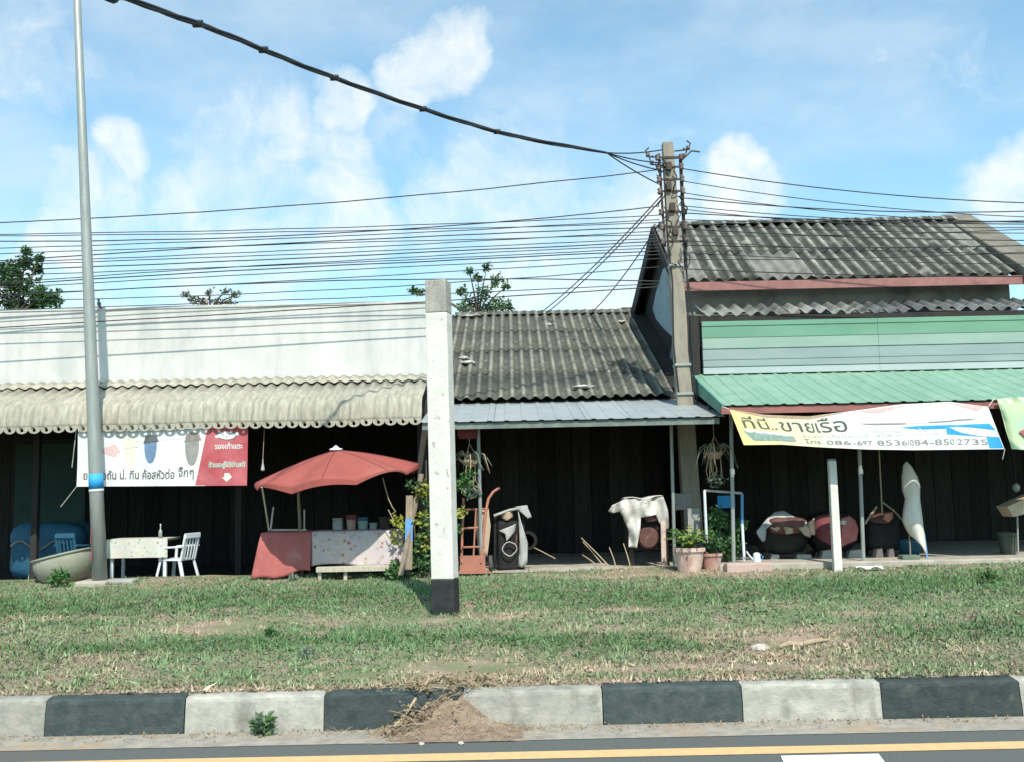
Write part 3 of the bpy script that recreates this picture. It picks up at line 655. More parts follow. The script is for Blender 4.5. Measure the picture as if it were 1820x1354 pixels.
# ------------------------------------------------------------------ posts and poles
def taper_post(name, b, t, wb, wt, m, parent, turn=0):
    b = Vector(b); t = Vector(t); mb = MB(); vs = []
    for p, w in ((b, wb), (t, wt)):
        ww, dd = w if isinstance(w, tuple) else (w, w)
        vs += [p + Vector((-ww / 2, -dd / 2, 0)), p + Vector((ww / 2, -dd / 2, 0)), p + Vector((ww / 2, dd / 2, 0)), p + Vector((-ww / 2, dd / 2, 0))]
    if turn: vs = [Matrix.Rotation(turn, 3, 'Z') @ (v - p) + p for v, p in zip(vs, [b] * 4 + [t] * 4)]
    mb.add(vs, [(3, 2, 1, 0), (4, 5, 6, 7), (0, 1, 5, 4), (1, 2, 6, 5), (2, 3, 7, 6), (3, 0, 4, 7)])
    return mb.build(name, m, parent, bevel=.012)
PY = 11.35
pt = thing('guide_post', (xx(791, PY, .36), PY, gz(-.8, PY)), 'tall square white concrete post with black base on the grass', 'post')
B = Vector((pt.location.x, PY + .12, .3)); T = Vector((px(777, 497, PY).x, PY + .12, px(777, 497, PY).z))
at = lambda t: B.lerp(T, t)
TURN = rad(-12)
taper_post('painted_base', at(0), at(.115), (.27, .25), (.268, .248), 'black_paint', pt, TURN)
taper_post('shaft', at(.116), at(.9), (.262, .242), (.26, .242), 'white_paint', pt, TURN)
taper_post('bare_top', at(.9005), at(1), (.258, .24), (.252, .236), 'bare_concrete', pt, TURN)

LYp = 14.78
lb = Vector((xx(178, LYp, .45), LYp, gz(-6.2, LYp) - .02)); ltop = px(137, 0, LYp); ldir = (ltop - lb); ltop = lb + ldir * 1.45
lp = thing('lamp_post', lb, 'tall grey steel lamp post with concrete foot left of the umbrella', 'lamp post')
f_ = lambda t: lb.lerp(ltop, t)
lsh = MB().tube([f_(0.005), f_(.13), f_(.5), f_(1)], [.108, .098, .068, .035], 16).build('shaft', 'galvanised', lp, smooth=True)
mb = MB().box((lb.x - .3, LYp - .2, lb.z - .05), (lb.x + .16, LYp + .2, lb.z + .085)); mb.build('concrete_foot', 'concrete', lp, bevel=.03)
MB().box((lb.x + .12, LYp - .05, lb.z - .05), (lb.x + .5, LYp + .22, lb.z + .09)).build('concrete_foot', 'slab_grey', lp, bevel=.03)
for t0, t1, m in ((.1085, .1252, 'blue_print'), (.105, .108, 'banner_white')):
    MB().tube([f_(t0), f_(t1)], .1045, 16).build('painted_band', m, lsh, smooth=True)
for y0, y1 in ((940, 965), (975, 995)):
    p = px(165.5, (y0 + y1) / 2, LYp); c = f_((p.z - lb.z) / (ltop.z - lb.z)); hh = (y1 - y0) / 118 / 2
    MB().grid(lambda u, v: (c.x + .1075 * math.cos(math.pi * (1.05 + .25 * u)), c.y + .1075 * math.sin(math.pi * (1.05 + .25 * u)), c.z + hh * (2 * v - 1)), 5, 1).build('sticker', 'banner_red', lsh)
MB().tube([f_(1), f_(1) + Vector((.1, -.6, .35)), f_(1) + Vector((.15, -1.8, .6))], [.045, .04, .035], 10).build('arm', 'galvanised', lp, smooth=True)
e = f_(1) + Vector((.16, -2.1, .62)); MB().ball(e, (.14, .38, .08), 14, 8).build('lamp_head', 'galvanised', lp, smooth=True)

UY = 16.3
ub = px(1222, 1000, UY); ub.z = .45; ut = px(1186, 255, UY); ub.x = ut.x + (px(1216, 712, UY).x - ut.x) * (ut.z - .45) / (ut.z - px(1216, 712, UY).z) 
up_ = thing('utility_pole', ub, 'weathered concrete utility pole carrying many cables, rising through the zinc lean-to', 'utility pole')
q = lambda z: ub.lerp(ut, (z - ub.z) / (ut.z - ub.z))
taper_post('shaft', ub, ut, (.31, .25), (.18, .16), 'pole_concrete', up_)
# steel channel, racks, insulators
zA, zB = zz(1210, 480, UY), zz(1200, 285, UY)
MB().beam(q(zA) + Vector((.17, -.03, 0)), q(zB) + Vector((.2, -.03, 0)), .05, .06).build('rack', 'rusty_iron', up_)
MB().beam(q(zz(1180, 440, UY)) + Vector((-.16, -.03, 0)), q(zz(1175, 275, UY)) + Vector((-.16, -.03, 0)), .035, .05).build('rack', 'rusty_iron', up_)
for y in (283, 300, 322, 343, 380, 406, 432):
    z = zz(1190, y, UY); c = q(z)
    for sx in (-1, 1):
        MB().lathe(c + Vector((sx * .2, -.09, 0)), [(0, -.05), (.03, -.05), (.042, -.03), (.025, 0), (.042, .03), (.03, .05), (0, .05)], 10).build('insulator', 'ceramic', up_, smooth=True)
    MB().box(c + Vector((-.21, -.1, -.015)), c + Vector((.21, -.07, .015))).build('bracket', 'rusty_iron', up_)
for (dx, z0) in ((-.36, 283), (.33, 272), (.26, 285), (-.3, 297)):
    c = q(zz(1190, z0, UY)); s_ = 1 if dx > 0 else -1
    MB().tube([c + Vector((s_ * .1, -.08, 0)), c + Vector((dx, -.08, .02)), c + Vector((dx + s_ * .04, -.1, .12)), c + Vector((dx - s_ * .02, -.1, .17))], .013, 6).build('hook', 'rusty_iron', up_)
    MB().lathe(c + Vector((dx, -.08, .05)), [(0, -.04), (.035, -.03), (.035, .03), (0, .04)], 8).build('insulator', 'ceramic', up_, smooth=True)
MB().tube([q(zz(1200, 290, UY)) + Vector((.2, -.1, 0)), q(zz(1200, 290, UY)) + Vector((.38, -.1, .17)), q(zz(1200, 290, UY)) + Vector((.52, -.1, .15))], .014, 6).build('hook', 'rusty_iron', up_)
for (y, r_) in ((650, .5), (700, .5), (474, .5)):
    c = q(zz(1205, y, UY)); w_ = .1 + (7.3 - c.z) / 7 * .062
    MB().box(c + Vector((-w_, -w_, -.02)), c + Vector((w_, w_, .02))).build('band', 'galvanised', up_)
random.seed(21)
for k in range(16):   # tangle of service wire strapped to the shaft
    z0 = zz(1190, random.uniform(280, 470), UY); c = q(z0); pts = []; L_ = random.uniform(.15, .5); x_ = random.uniform(-.14, .16)
    for j in range(6):
        x_ += random.uniform(-.09, .09); x_ = max(-.24, min(.26, x_)); pts.append(c + Vector((x_, -.13 + random.uniform(-.03, .02), -L_ * j / 5 + random.uniform(-.05, .05))))
    MB().tube(cr(pts, 4), random.uniform(.007, .012), 5).build('wire_loop', 'cable', up_)
for k in range(4):
    c = q(zz(1190, (300, 335, 372, 415)[k], UY)) + Vector((random.uniform(-.05, .08), -.11, 0))
    MB().box(c + Vector((-.045, -.05, -.07)), c + Vector((.045, .03, .07))).build('junction_box', 'rusty_iron', up_, bevel=.008)
for k, (dx, y0, y1) in enumerate(((.13, 400, 720), (-.12, 420, 700), (.18, 500, 730))):
    a = q(zz(1200, y0, UY)) + Vector((dx, -.1, 0)); b = q(zz(1200, y1, UY)) + Vector((dx + .02, -.12, 0))
    MB().tube([a, a.lerp(b, .3) + Vector((.03, 0, 0)), a.lerp(b, .7) + Vector((-.03, 0, 0)), b], .014, 5).build('service_wire', 'cable', up_)

ORD = ['topmost', 'second', 'third', 'fourth', 'fifth', 'sixth', 'seventh', 'eighth', 'ninth', 'tenth', 'eleventh', 'twelfth', 'thirteenth', 'fourteenth', 'fifteenth', 'sixteenth', 'seventeenth', 'eighteenth', 'nineteenth', 'twentieth', 'twenty first']
def curve3(a, m, b, n=16):
    """parabola through three points"""
    o = []
    for i in range(n + 1):
        t = i / n; o.append(a * ((1 - t) * (1 - 2 * t)) + m * (4 * t * (1 - t)) + b * (t * (2 * t - 1)))
    return o
LW = [(396, 346, 302), (417, 400, 383), (429, 405, 367), (442, 413, 391), (464, 421, 405), (467, 434, 411), (482, 449, 430), (503, 456, 436), (506, 465, 447), (524, 486, 460), (528, 497, 500), (552, 524, 505), (582, 537, 510)]
LW = sorted(LW + [(420, 408, 396), (452, 428, 418), (471, 443, 424), (490, 461, 441), (512, 473, 453), (535, 506, 475)], key=lambda t: t[0] + t[1])
for i, (y0, y1, y2) in enumerate(LW):
    Yw = UY - .1 - .012 * (i % 4); xe = 1172
    a = px(0, y0, Yw); m_ = px(757, y1, Yw); b = px(xe, y2, Yw)
    # quadratic through three points by x
    xs = [a.x, m_.x, b.x]; zs = [a.z, m_.z, b.z]; co = np.polyfit(xs, zs, 2)
    x0 = -12.0; pts = [Vector((x0 + (b.x - x0) * k / 30, Yw, 0)) for k in range(31)]
    for p in pts: p.z = np.polyval(co, p.x) + .012 * mn.noise(Vector((p.x * .9, i * 3.3, 0)))
    o = MB().tube(pts, .0075 if i % 3 else .0095, 5).build('cable', 'cable'); tag(o, ORD[i] + ' dark cable from the top running left of the utility pole', 'cable', 'cables left of the utility pole')
RW = [(300, 361), (322, 386), (343, 396), (366, 393), (379, 399), (391, 394), (407, 428), (420, 408), (436, 437), (449, 470), (462, 449), (478, 492)]
RW = sorted(RW + [(352, 376), (372, 405), (398, 415), (428, 452)], key=lambda t: t[0])
for i, (y0, y1) in enumerate(RW):
    Yw = UY - .1 - .012 * (i % 4); a = px(1212, y0, Yw); b = px(1820, y1, Yw); m_ = (a + b) / 2; m_.z -= .1 if i < 6 else .04
    b2 = b + (b - a) * .9; b2.z = b.z + (b.z - a.z) * .3
    o = MB().tube(curve3(a, m_, b, 18)[:-1] + [b, b2], .0075 if i % 3 else .0095, 5).build('cable', 'cable'); tag(o, ORD[i] + ' dark cable from the top running right of the utility pole', 'cable', 'cables right of the utility pole')
# bundle crossing the road
K = [px(1078, 272, 15.2), px(905, 240, 14.3), px(730, 187, 13.0), px(550, 122, 11.4), px(390, 57, 10.0), px(235, 0, 8.7)]
end = K[-1] + (K[-1] - K[-2]) * 7 + Vector((0, 0, 2.2))
bt = thing('cable_bundle', K[0], 'thick twisted cable bundle sweeping over the road to the utility pole', 'cable')
path = cr(K + [K[-1] + (K[-1] - K[-2]) + Vector((0, 0, .12)), end])
for s_ in range(3):
    pp = []
    for j, p in enumerate(path):
        a = j * .55 + s_ * 2.094; g_ = min(1, j / 4); pp.append(p + Vector((0, math.cos(a), math.sin(a))) * .017 * g_)
    MB().tube(pp, .017, 6).build('strand', 'cable', bt, smooth=True)
for j in (9, 15, 22, 28, 34):
    MB().lathe(path[j], [(0, -.05), (.04, -.05), (.04, .05), (0, .05)], 8, axis='x').build('tie', 'cable', bt)
for y in (267, 290, 304, 330):
    b = px(1176, y, UY - .1); MB().tube(curve3(K[0], (K[0] + b) / 2 - Vector((0, 0, .03)), b, 8), .011, 5).build('strand', 'cable', bt)
# service drops to the roofs
for i, (x0, y0, x1, y1, Ye, lab) in enumerate(((1178, 345, 962, 556, 22.5, 'longest slanting service wire from pole to the old dark roof'), (1178, 352, 970, 558, 22.6, 'slanting service wire just under the longest one to the old roof'), (1170, 400, 1052, 556, 22.8, 'short slanting service wire reaching the old roof near its gable end'))):
    a = px(x0, y0, UY - .05); b = px(x1, y1, Ye); o = MB().tube(curve3(a, (a + b) / 2 - Vector((0, 0, .1)), b, 12), .011, 5).build('service_wire', 'cable'); tag(o, lab, 'cable', 'service drops')
# bird on a wire
bp = px(176, 543, UY - .1); bird = thing('bird', bp, 'small dark bird perched on a cable beside the lamp post', 'bird')
MB().ball(bp + Vector((0, 0, .03)), (.028, .05, .045), 10, 8, fn=lambda d: 1 - .2 * d.z).build('body', 'print_dark', bird, smooth=True)
MB().ball(bp + Vector((0, -.025, .085)), .024, 8, 6).build('head', 'print_dark', bird, smooth=True)
MB().prism([bp + Vector((-.012, .03, .0)), bp + Vector((.012, .03, .0)), bp + Vector((.016, .09, -.05)), bp + Vector((-.016, .09, -.05))], (0, 0, .006)).build('tail', 'print_dark', bird)
MB().lathe(bp + Vector((0, -.065, .083)), [(0, 0), (.007, .02)], 6, axis='y').build('beak', 'ceramic', bird)

# ------------------------------------------------------------------ banners
def text_mesh(body, size=1.0, bold=0.0):
    c = bpy.data.curves.new('t', 'FONT'); c.body = body; c.size = size; c.offset = bold; c.resolution_u = 3
    o = bpy.data.objects.new('t', c); COL.objects.link(o); bpy.context.view_layer.update()
    me = bpy.data.meshes.new_from_object(o.evaluated_get(bpy.context.evaluated_depsgraph_get()))
    V = [v.co.copy() for v in me.vertices]; Fs = [tuple(p.vertices) for p in me.polygons]
    bpy.data.objects.remove(o); bpy.data.meshes.remove(me); bpy.data.curves.remove(c); return V, Fs
def print_text(name, body, surf, u0, v0, u1, v1, m, parent, lift=.005, bold=0):
    """lettering laid into the rectangle u0..u1, v0..v1 of a banner surface surf(u, v, lift)"""
    V, Fs = text_mesh(body, 1, bold)
    xs = [v.x for v in V]; ys = [v.y for v in V]; a, b, c, d = min(xs), max(xs), min(ys), max(ys)
    mb = MB(); mb.add([surf(u0 + (u1 - u0) * (v.x - a) / (b - a), v0 + (v1 - v0) * (v.y - c) / (d - c), lift) for v in V], Fs)
    o = mb.build(name, m, parent); return o
def print_shape(name, pts, surf, m, parent, lift=.004, n=3):
    bm = bmesh.new(); f = bm.faces.new([bm.verts.new((u, v, 0)) for u, v in pts]); bmesh.ops.triangulate(bm, faces=[f])
    for _ in range(n): bmesh.ops.subdivide_edges(bm, edges=[e for e in bm.edges if e.calc_length() > .05], cuts=1)
    bmesh.ops.triangulate(bm, faces=bm.faces[:]); bm.verts.index_update()
    mb = MB().add([surf(v.co.x, v.co.y, lift) for v in bm.verts], [tuple(v.index for v in f.verts) for f in bm.faces]); bm.free()
    return mb.build(name, m, parent)
def ell(cx, cy, rx, ry, n=20, rot=0): return [(cx + rx * math.cos(a) * math.cos(rot) - ry * math.sin(a) * math.sin(rot), cy + rx * math.cos(a) * math.sin(rot) + ry * math.sin(a) * math.cos(rot)) for a in [2 * math.pi * i / n for i in range(n)]]
# left banner: u 0..1, v 0 (bottom)..1 (top)
BY = 15.245
c00, c10, c01, c11 = px(136, 864, BY), px(438, 862, BY), px(139, 756, BY), px(441, 745, BY)
def sL(u, v, l=0):
    p = c00.lerp(c10, u).lerp(c01.lerp(c11, u), v); return p + Vector((0, .03 * math.sin(u * 7) * (1 - v) - l + .02 * math.sin(u * 19 + v * 3) * (1 - v), 0))
lbn = thing('sandal_banner', sL(.5, 0), 'white and red banner printed with sandals hanging under the cream awning', 'banner')
lws = MB().grid(lambda u, v: sL(.757 * u, v), 30, 10).build('white_sheet', 'banner_white', lbn, solid=.003)
lrs = MB().grid(lambda u, v: sL(.757 + .243 * u, v), 12, 10).build('red_sheet', 'banner_red', lbn, solid=.003)
print_shape('print', [(.7, 0.01), (.765, 0.01), (.765, .99), (.75, .7)], sL, 'banner_red', lws)
def sandal(u, w, m1, m2, v0=.36, v1=.8, k=0):
    P = []
    for i in range(24):
        a = 2 * math.pi * i / 24; t = (math.sin(a) + 1) / 2; wd = w * (.78 + .3 * t - .12 * math.sin(t * math.pi)); P.append((u + wd * math.cos(a) + k * t, v0 + (v1 - v0) * t))
    print_shape('sandal_print', P, sL, m1, lws)
    print_shape('sandal_strap_print', [(u - w * .95 + k * .8, v0 + (v1 - v0) * .72), (u + w * 1.1 + k * .8, v0 + (v1 - v0) * .78), (u + w * .75 + k, v1 - .005), (u + k, v1 + .02), (u - w * .7 + k, v1 - .01)], sL, m2, lws, .007)
sandal(.43, .045, 'print_blue', 'print_dark'); sandal(.675, .05, 'print_grey', 'print_brown', .31, .82)
sandal(.31, .04, 'print_cream', 'print_cream', .3, .72)
print_shape('print', [(.15, .62), (.22, .68), (.25, .56), (.22, .47), (.14, .55)], sL, 'print_rose', lws)
print_shape('print', [(.24, .8), (.33, .72), (.39, .71), (.39, .73), (.33, .76), (.25, .83)], sL, 'print_cream', lws)
print_shape('print', [(.48, .71), (.62, .74), (.62, .76), (.48, .74)], sL, 'print_pale_grey', lws)
print_text('lettering', 'ยด..มือถัน น่. ทีน ค้อสหัวต่อ', sL, .035, .11, .58, .27, 'print_dark', lws, bold=.018)
print_text('lettering', 'จี๊กๆ', sL, .6, .1, .69, .3, 'print_dark', lws, bold=.018)
print_text('lettering', 'ร้านอยู่ใต้ป้ายนี้', sL, .775, .25, .99, .375, 'print_cream', lrs, bold=.05)
print_text('lettering', 'ร้านอยู่ใต้ป้ายนี้', sL, .775, .25, .99, .375, 'print_green', lrs, .0075, bold=.012)
print_text('lettering', 'รองเท้าแตะ', sL, .81, .56, .97, .66, 'print_pale_grey', lrs, bold=.03)
print_shape('arrow_print', [(.872, .19), (.872, .13), (.855, .13), (.885, .06), (.915, .13), (.898, .13), (.898, .19)], sL, 'print_cream', lrs)
print_shape('emblem', ell(.875, .77, .055, .075, rot=.3), sL, 'print_dark', lrs, .004)
print_shape('emblem', ell(.875, .77, .049, .064, rot=.3), sL, 'banner_white', lrs, .007)
for (a, b, r_) in ((.82, .755, .012), (.935, .79, .014)): print_shape('emblem', ell(a, b, r_, r_ * 2), sL, 'print_pale_grey', lrs, .006)
for (a, b) in ((.855, .775), (.895, .79), (.876, .745)): print_shape('emblem', ell(a, b, .004, .011, 8), sL, 'print_dark', lrs, .009)
for (a, b, c, d) in ((136, 760, 128, 830), (136, 864, 108, 900)):
    MB().tube([px(a, b, BY), px(c, d, BY + .1)], .006, 5).build('tie_cord', 'white_cloth', lbn)

# right banner
RY_ = 14.25
topc = [(1297, 727), (1360, 736), (1440, 739), (1520, 729), (1600, 718), (1690, 713), (1757, 722)]
botc = [(1322, 790), (1390, 789), (1460, 794), (1540, 798), (1620, 799), (1700, 798), (1786, 797)]
def lerpc(c, u):
    t = u * (len(c) - 1); i = min(int(t), len(c) - 2); k = t - i; k = k * k * (3 - 2 * k) * .5 + k * .5
    return c[i][0] + (c[i + 1][0] - c[i][0]) * k, c[i][1] + (c[i + 1][1] - c[i][1]) * k
def sR(u, v, l=0):
    a = lerpc(botc, u); b = lerpc(topc, u); p = px(a[0] + (b[0] - a[0]) * v, a[1] + (b[1] - a[1]) * v, RY_)
    return p + Vector((0, .035 * math.sin(u * 9) - l, 0))
rb = thing('boat_banner', sR(.5, 0), 'sagging yellow and white banner with printed boat hanging below green awning', 'banner')
def ramp_mat():
    m = bpy.data.materials.new('banner_print'); m.use_nodes = True; t = m.node_tree; nd = t.nodes; L = t.links.new; b = nd['Principled BSDF']; b.inputs['Roughness'].default_value = .6
    uv = nd.new('ShaderNodeUVMap'); uv.uv_map = 'UVMap'; sp = nd.new('ShaderNodeSeparateXYZ'); L(uv.outputs[0], sp.inputs[0])
    r = nd.new('ShaderNodeValToRGB'); e = r.color_ramp.elements; e[0].position = 0; e[0].color = (.8, .68, .25, 1); e[1].position = 1; e[1].color = (.75, .78, .8, 1)
    for p, c in ((.15, (.78, .72, .36)), (.33, (.78, .76, .55)), (.45, (.77, .77, .74))): k = e.new(p); k.color = (*c, 1)
    L(sp.outputs[0], r.inputs[0]); L(r.outputs[0], b.inputs['Base Color']); MATS['banner_print'] = m
ramp_mat()
shb = MB().grid(lambda u, v: sR(u, v), 56, 8).build('sheet', 'banner_print', rb, solid=.003)
uvl = shb.data.uv_layers.new(name='UVMap'); 
for p in shb.data.polygons:
    for li in p.loop_indices:
        vi = shb.data.loops[li].vertex_index; uvl.data[li].uv = ((vi % 57) / 56, (vi // 57) / 8)
print_shape('band_print', [(.02, .985), (.16, .9), (.32, .9), (.46, .985), (.3, 1.0), (.16, 1.0)], sR, 'tan_cloth', shb)
print_shape('boat_print', [(.5, .66), (.56, .6), (.66, .57), (.8, .58), (.92, .66), (.95, .74), (.94, .86), (.85, .95), (.7, .97), (.58, .86)], sR, 'banner_white', shb, .006)
print_shape('boat_line', [(.5, .665), (.56, .6), (.64, .572), (.67, .572), (.67, .59), (.6, .615)], sR, 'print_grey', shb, .008)
print_shape('boat_line', [(.75, .58), (.82, .585), (.92, .66), (.92, .68), (.82, .61), (.75, .6)], sR, 'print_grey', shb, .008)
print_shape('band_print', [(.5, .97), (.58, .88), (.7, .985), (.85, .965), (.94, .87), (.97, .99)], sR, 'print_rose', shb, .005)
print_shape('band_print', [(.63, .5), (.72, .52), (.86, .52), (.97, .6), (.995, .42), (.996, .02), (.945, .02), (.945, .28), (.8, .32), (.8, .44), (.72, .44)], sR, 'blue_print', shb, .004)
print_shape('boat_print', [(.81, .47), (.9, .48), (.99, .44), (.995, .28), (.93, .29), (.87, .36)], sR, 'banner_white', shb, .007)
print_shape('band_print', [(.62, .47), (.55, .5), (.54, .4), (.62, .42)], sR, 'print_pale_grey', shb, .004)
print_shape('band_print', [(.03, .42), (.16, .38), (.24, .3), (.24, .12), (.06, .12)], sR, 'print_green', shb, .004)
for k in range(5): print_shape('band_print', ell(.06 + k * .038, .42 - k * .02, .02, .05, 10), sR, 'banner_white', shb, .006)
print_text('lettering', 'ที่นี่..', sR, .045, .5, .195, .88, 'print_dark', shb, .007, .004)
print_text('lettering', 'ขายเรือ', sR, .21, .47, .445, .9, 'print_dark', shb, .007, .004)
print_text('lettering', 'รับสั่งทำเรือไฟเบอร์กลาส', sR, .27, .3, .6, .42, 'print_pale_grey', shb, .007)
print_text('lettering', 'จำหน่าย', sR, .61, .33, .78, .46, 'banner_white', shb, .007, .02)
print_text('lettering', 'โทร. 086-697 8536/084-850 2735', sR, .27, .1, .945, .25, 'print_grey', shb, .007, .006)
for a, b in (((1297, 727), (1285, 722)), ((1786, 797), (1782, 815)), ((1757, 722), (1768, 706))):
    MB().tube([px(*a, RY_), px(*b, RY_ + .05)], .007, 5).build('tie_cord', 'white_cloth', rb)
g0 = [(1772, 708), (1800, 706), (1840, 704), (1900, 702), (1900, 800), (1840, 800), (1798, 797), (1786, 750)]
gb = thing('green_banner', px(1840, 800, 14.3), 'pale green banner at the right edge beside the boat banner', 'banner')
drape('sheet', g0, 14.3, 'banner_green', gb, solid=.004, bulge=.0, nz=.02)
MB().prism([px(1812, 766, 14.27), px(1830, 758, 14.27), px(1840, 772, 14.27), px(1822, 776, 14.27)], (0, .01, 0)).build('print', 'banner_red', gb)

# ------------------------------------------------------------------ umbrella and stall
UC = px(597, 795, 15.05)
um = thing('market_umbrella', (px(536, 1030, 15.15).x, 15.15, .46), 'wide tilted red canvas umbrella shading the stall table', 'umbrella')
rx_ = (px(745, 825, 15.05).x - px(455, 858, 15.05).x) / 2; cx_ = (px(745, 825, 15.05).x + px(455, 858, 15.05).x) / 2
zl, zr_ = zz(455, 857, 15.05), zz(745, 824, 15.05); zc = (zl + zr_) / 2; rise = UC.z - zc - .05
def canopy(u, v, drop=0):
    a = 2 * math.pi * u + .2; r = v; sc = 1 - .05 * (1 - abs(math.cos(4 * a))) * r * r
    x = math.cos(a) * r * sc; y = math.sin(a) * r * sc; sag = .085 * (1 - abs(math.cos(4 * a))) * r
    off = (UC.x - cx_) * (1 - r)
    return Vector((cx_ + off + x * rx_, 15.05 + y * rx_, zc + rise * (1 - r ** 1.35) + x * (zr_ - zl) / 2 + y * .1 - sag + (.02 if r < .05 else 0) - drop))
cano = MB().grid(lambda u, v: canopy(u, v), 64, 10).build('canopy', 'red_canvas', um, smooth=True, solid=.004)
MB().grid(lambda u, v: canopy(u, 1, .07 * v * (.8 + .5 * math.sin(2 * math.pi * u * 3 + 1)) - .001) , 64, 1).build('valance', 'red_canvas', cano, solid=.004)
for k in range(8):
    u = (k * math.pi / 4 - .2) / (2 * math.pi); MB().tube([canopy(u, t, .02) for t in (0.02, .3, .6, .97)], .008, 5).build('rib', 'pale_wood', cano)
for k in range(8):
    u = (k * math.pi / 4 - .2) / (2 * math.pi); MB().tube([canopy(u, t / 8, -.004) for t in range(9)], .006, 5).build('seam', 'maroon_cloth', cano)
ap = canopy(0, 0); MB().lathe(ap, [(0, .07), (.02, .06), (.05, .03), (.1, .015), (.1, -.01), (0, -.01)], 12).build('cap', 'white_plastic', cano, smooth=True)
pb = Vector((px(537, 1030, 15.15).x, 15.15, .46)); ptp = px(529, 848, 15.15); MB().tube([pb, ptp, ap - Vector((0, 0, .03))], .024, 8).build('pole', 'wood', um)
MB().tube([canopy(.58, 1, .03), px(478, 942, 14.8)], .014, 6).build('strut', 'pale_wood', um)
s0 = px(680, 848, 14.4); MB().tube([s0, px(690, 885, 14.5), px(697, 900, 14.5), px(703, 908, 14.5), px(695, 914, 14.5), px(690, 905, 14.5), px(700, 925, 14.5)], .007, 5).build('cord', 'straw', um)

TZ = zz(500, 946, 15.0)
st = thing('stall_table', (px(570, 1030, 15.1).x, 15.2, .45), 'stall table under the red umbrella draped in plain red and floral cloths', 'table')
tx0, tx1 = px(468, 945, 14.9).x, px(712, 945, 14.9).x
MB().box((tx0, 14.95, TZ - .04), (tx1, 15.75, TZ - .006)).build('table_top', 'wood', st)
for x in (tx0 + .06, tx1 - .06):
    for y in (15.05, 15.68): MB().box((x - .03, y - .03, .4), (x + .03, y + .03, TZ - .042)).build('leg', 'dark_wood', st)
def cloth(u0, u1, bot, m, name, fold=.025, flare=0):
    def fn(u, v):
        x = tx0 + (tx1 - tx0) * (u0 + (u1 - u0) * u)
        if v < .3: y = 15.7 - (15.7 - 14.93) * v / .3; return (x, y, TZ + .004)
        t = (v - .3) / .7; b = bot(u)
        return (x - flare * t * (1 - u) , 14.93 - .03 * smooth01(t * 4) - fold * t * math.sin(u * 21 + u0 * 9) - .06 * t * (1 if flare else .3), TZ + .004 - (TZ - b) * t)
    MB().grid(fn, 40, 20).build(name, m, st, smooth=True, solid=.005)
cloth(-.02, .35, lambda u: .49 + .1 * smooth01(u * 1.4 - .3) + .02 * math.sin(u * 9), 'red_cloth', 'red_cloth', .02, .13)
cloth(.352, 1.02, lambda u: .66 + .03 * math.sin(u * 7), 'floral', 'floral_cloth', .022)
for i, (x0, x1, y0, m, dx) in enumerate(((592, 609, 920, 'slab_grey', 0), (614, 634, 914, 'maroon_cloth', 0), (634, 655, 918, 'blue_plastic', 0), (655, 672, 928, 'print_green', 0), (675, 692, 918, 'dark_wood', 0))):
    a = px(x0, 944, 15.35); b = px(x1 - 1, y0, 15.35); nm = ['tin_box', 'red_lidded_tub', 'blue_lidded_tub', 'glass_jar', 'wooden_tray'][i]
    j = thing(nm, ((a.x + b.x) / 2, 15.4, TZ + .01), ['square grey tin first from the left on the stall table', 'round tub with dark red lid on the stall table', 'tub with blue lid right of the red lidded one on the stall', 'dull green jar on the stall table right of the tubs', 'upright dark wooden tray at the right end of the stall table'][i], 'container')
    w = (b.x - a.x) / 2; h = b.z - TZ - .01; c = j.location
    if i in (1, 2, 3):
        MB().lathe(c, [(0, 0), (w * .8, 0), (w * .92, h * .6), (w * .9, h * .68), (0, h * .68)], 16).build('body', 'print_green' if i > 1 else 'clay', j, smooth=False)
        MB().lathe(c + Vector((0, 0, h * .685)), [(0, 0), (w, 0), (w, h * .26), (w * .9, h * .31), (0, h * .31)], 16).build('lid', m, j)
    else:
        MB().box((a.x, 15.32, c.z), (b.x, 15.5, c.z + h * .85)).build('body', m, j, bevel=.008); MB().box((a.x - .004, 15.315, c.z + h * .86), (b.x + .004, 15.505, c.z + h)).build('lid', m, j, bevel=.005)
fr_ = thing('picture_frame', px(512, 945, 15.2), 'thin pale wooden frame standing at the left end of stall table', 'frame')
for a, b in (((481, 941), (545, 941)), ((481, 941), (486, 900)), ((541, 941), (541, 905))): MB().beam(px(a[0], a[1], 15.15), px(b[0], b[1], 15.15), .02, .025).build('rail', 'pale_wood', fr_)
# low bench before the floral cloth
by_ = 14.72; bx0, bx1 = px(562, 1010, by_).x, px(700, 1010, by_).x; bz = zz(620, 1006, by_)
bn = thing('low_bench', ((bx0 + bx1) / 2, by_, .45), 'low pale wooden bench in front of the floral cloth', 'bench')
MB().box((bx0, by_, bz - .03), (bx1, by_ + .14, bz)).build('seat', 'pale_wood', bn, bevel=.006)
for x in (bx0 + .04, (bx0 + bx1) / 2 - .15, bx1 - .05): MB().box((x - .025, by_ + .04, .4), (x + .025, by_ + .1, bz - .031)).build('leg', 'pale_wood', bn)
MB().box((bx0, by_ - .012, bz - .075), (bx1, by_ - .001, bz - .01)).build('apron', 'pale_wood', bn)
# white float hanging beside the umbrella
hf = thing('hanging_trowel', px(467, 835, 15.3), 'small pale pointed trowel hanging left of the umbrella', 'trowel')
MB().lathe(px(467, 837, 15.3), [(0, 0), (.03, .02), (.025, .06), (.012, .12), (.006, .2)], 8).build('blade', 'grey_cloth', hf)
MB().tube([px(467, 820, 15.3), Vector((px(467, 820, 15.3).x, 15.42, 2.98))], .004, 5).build('cord', 'straw', hf)

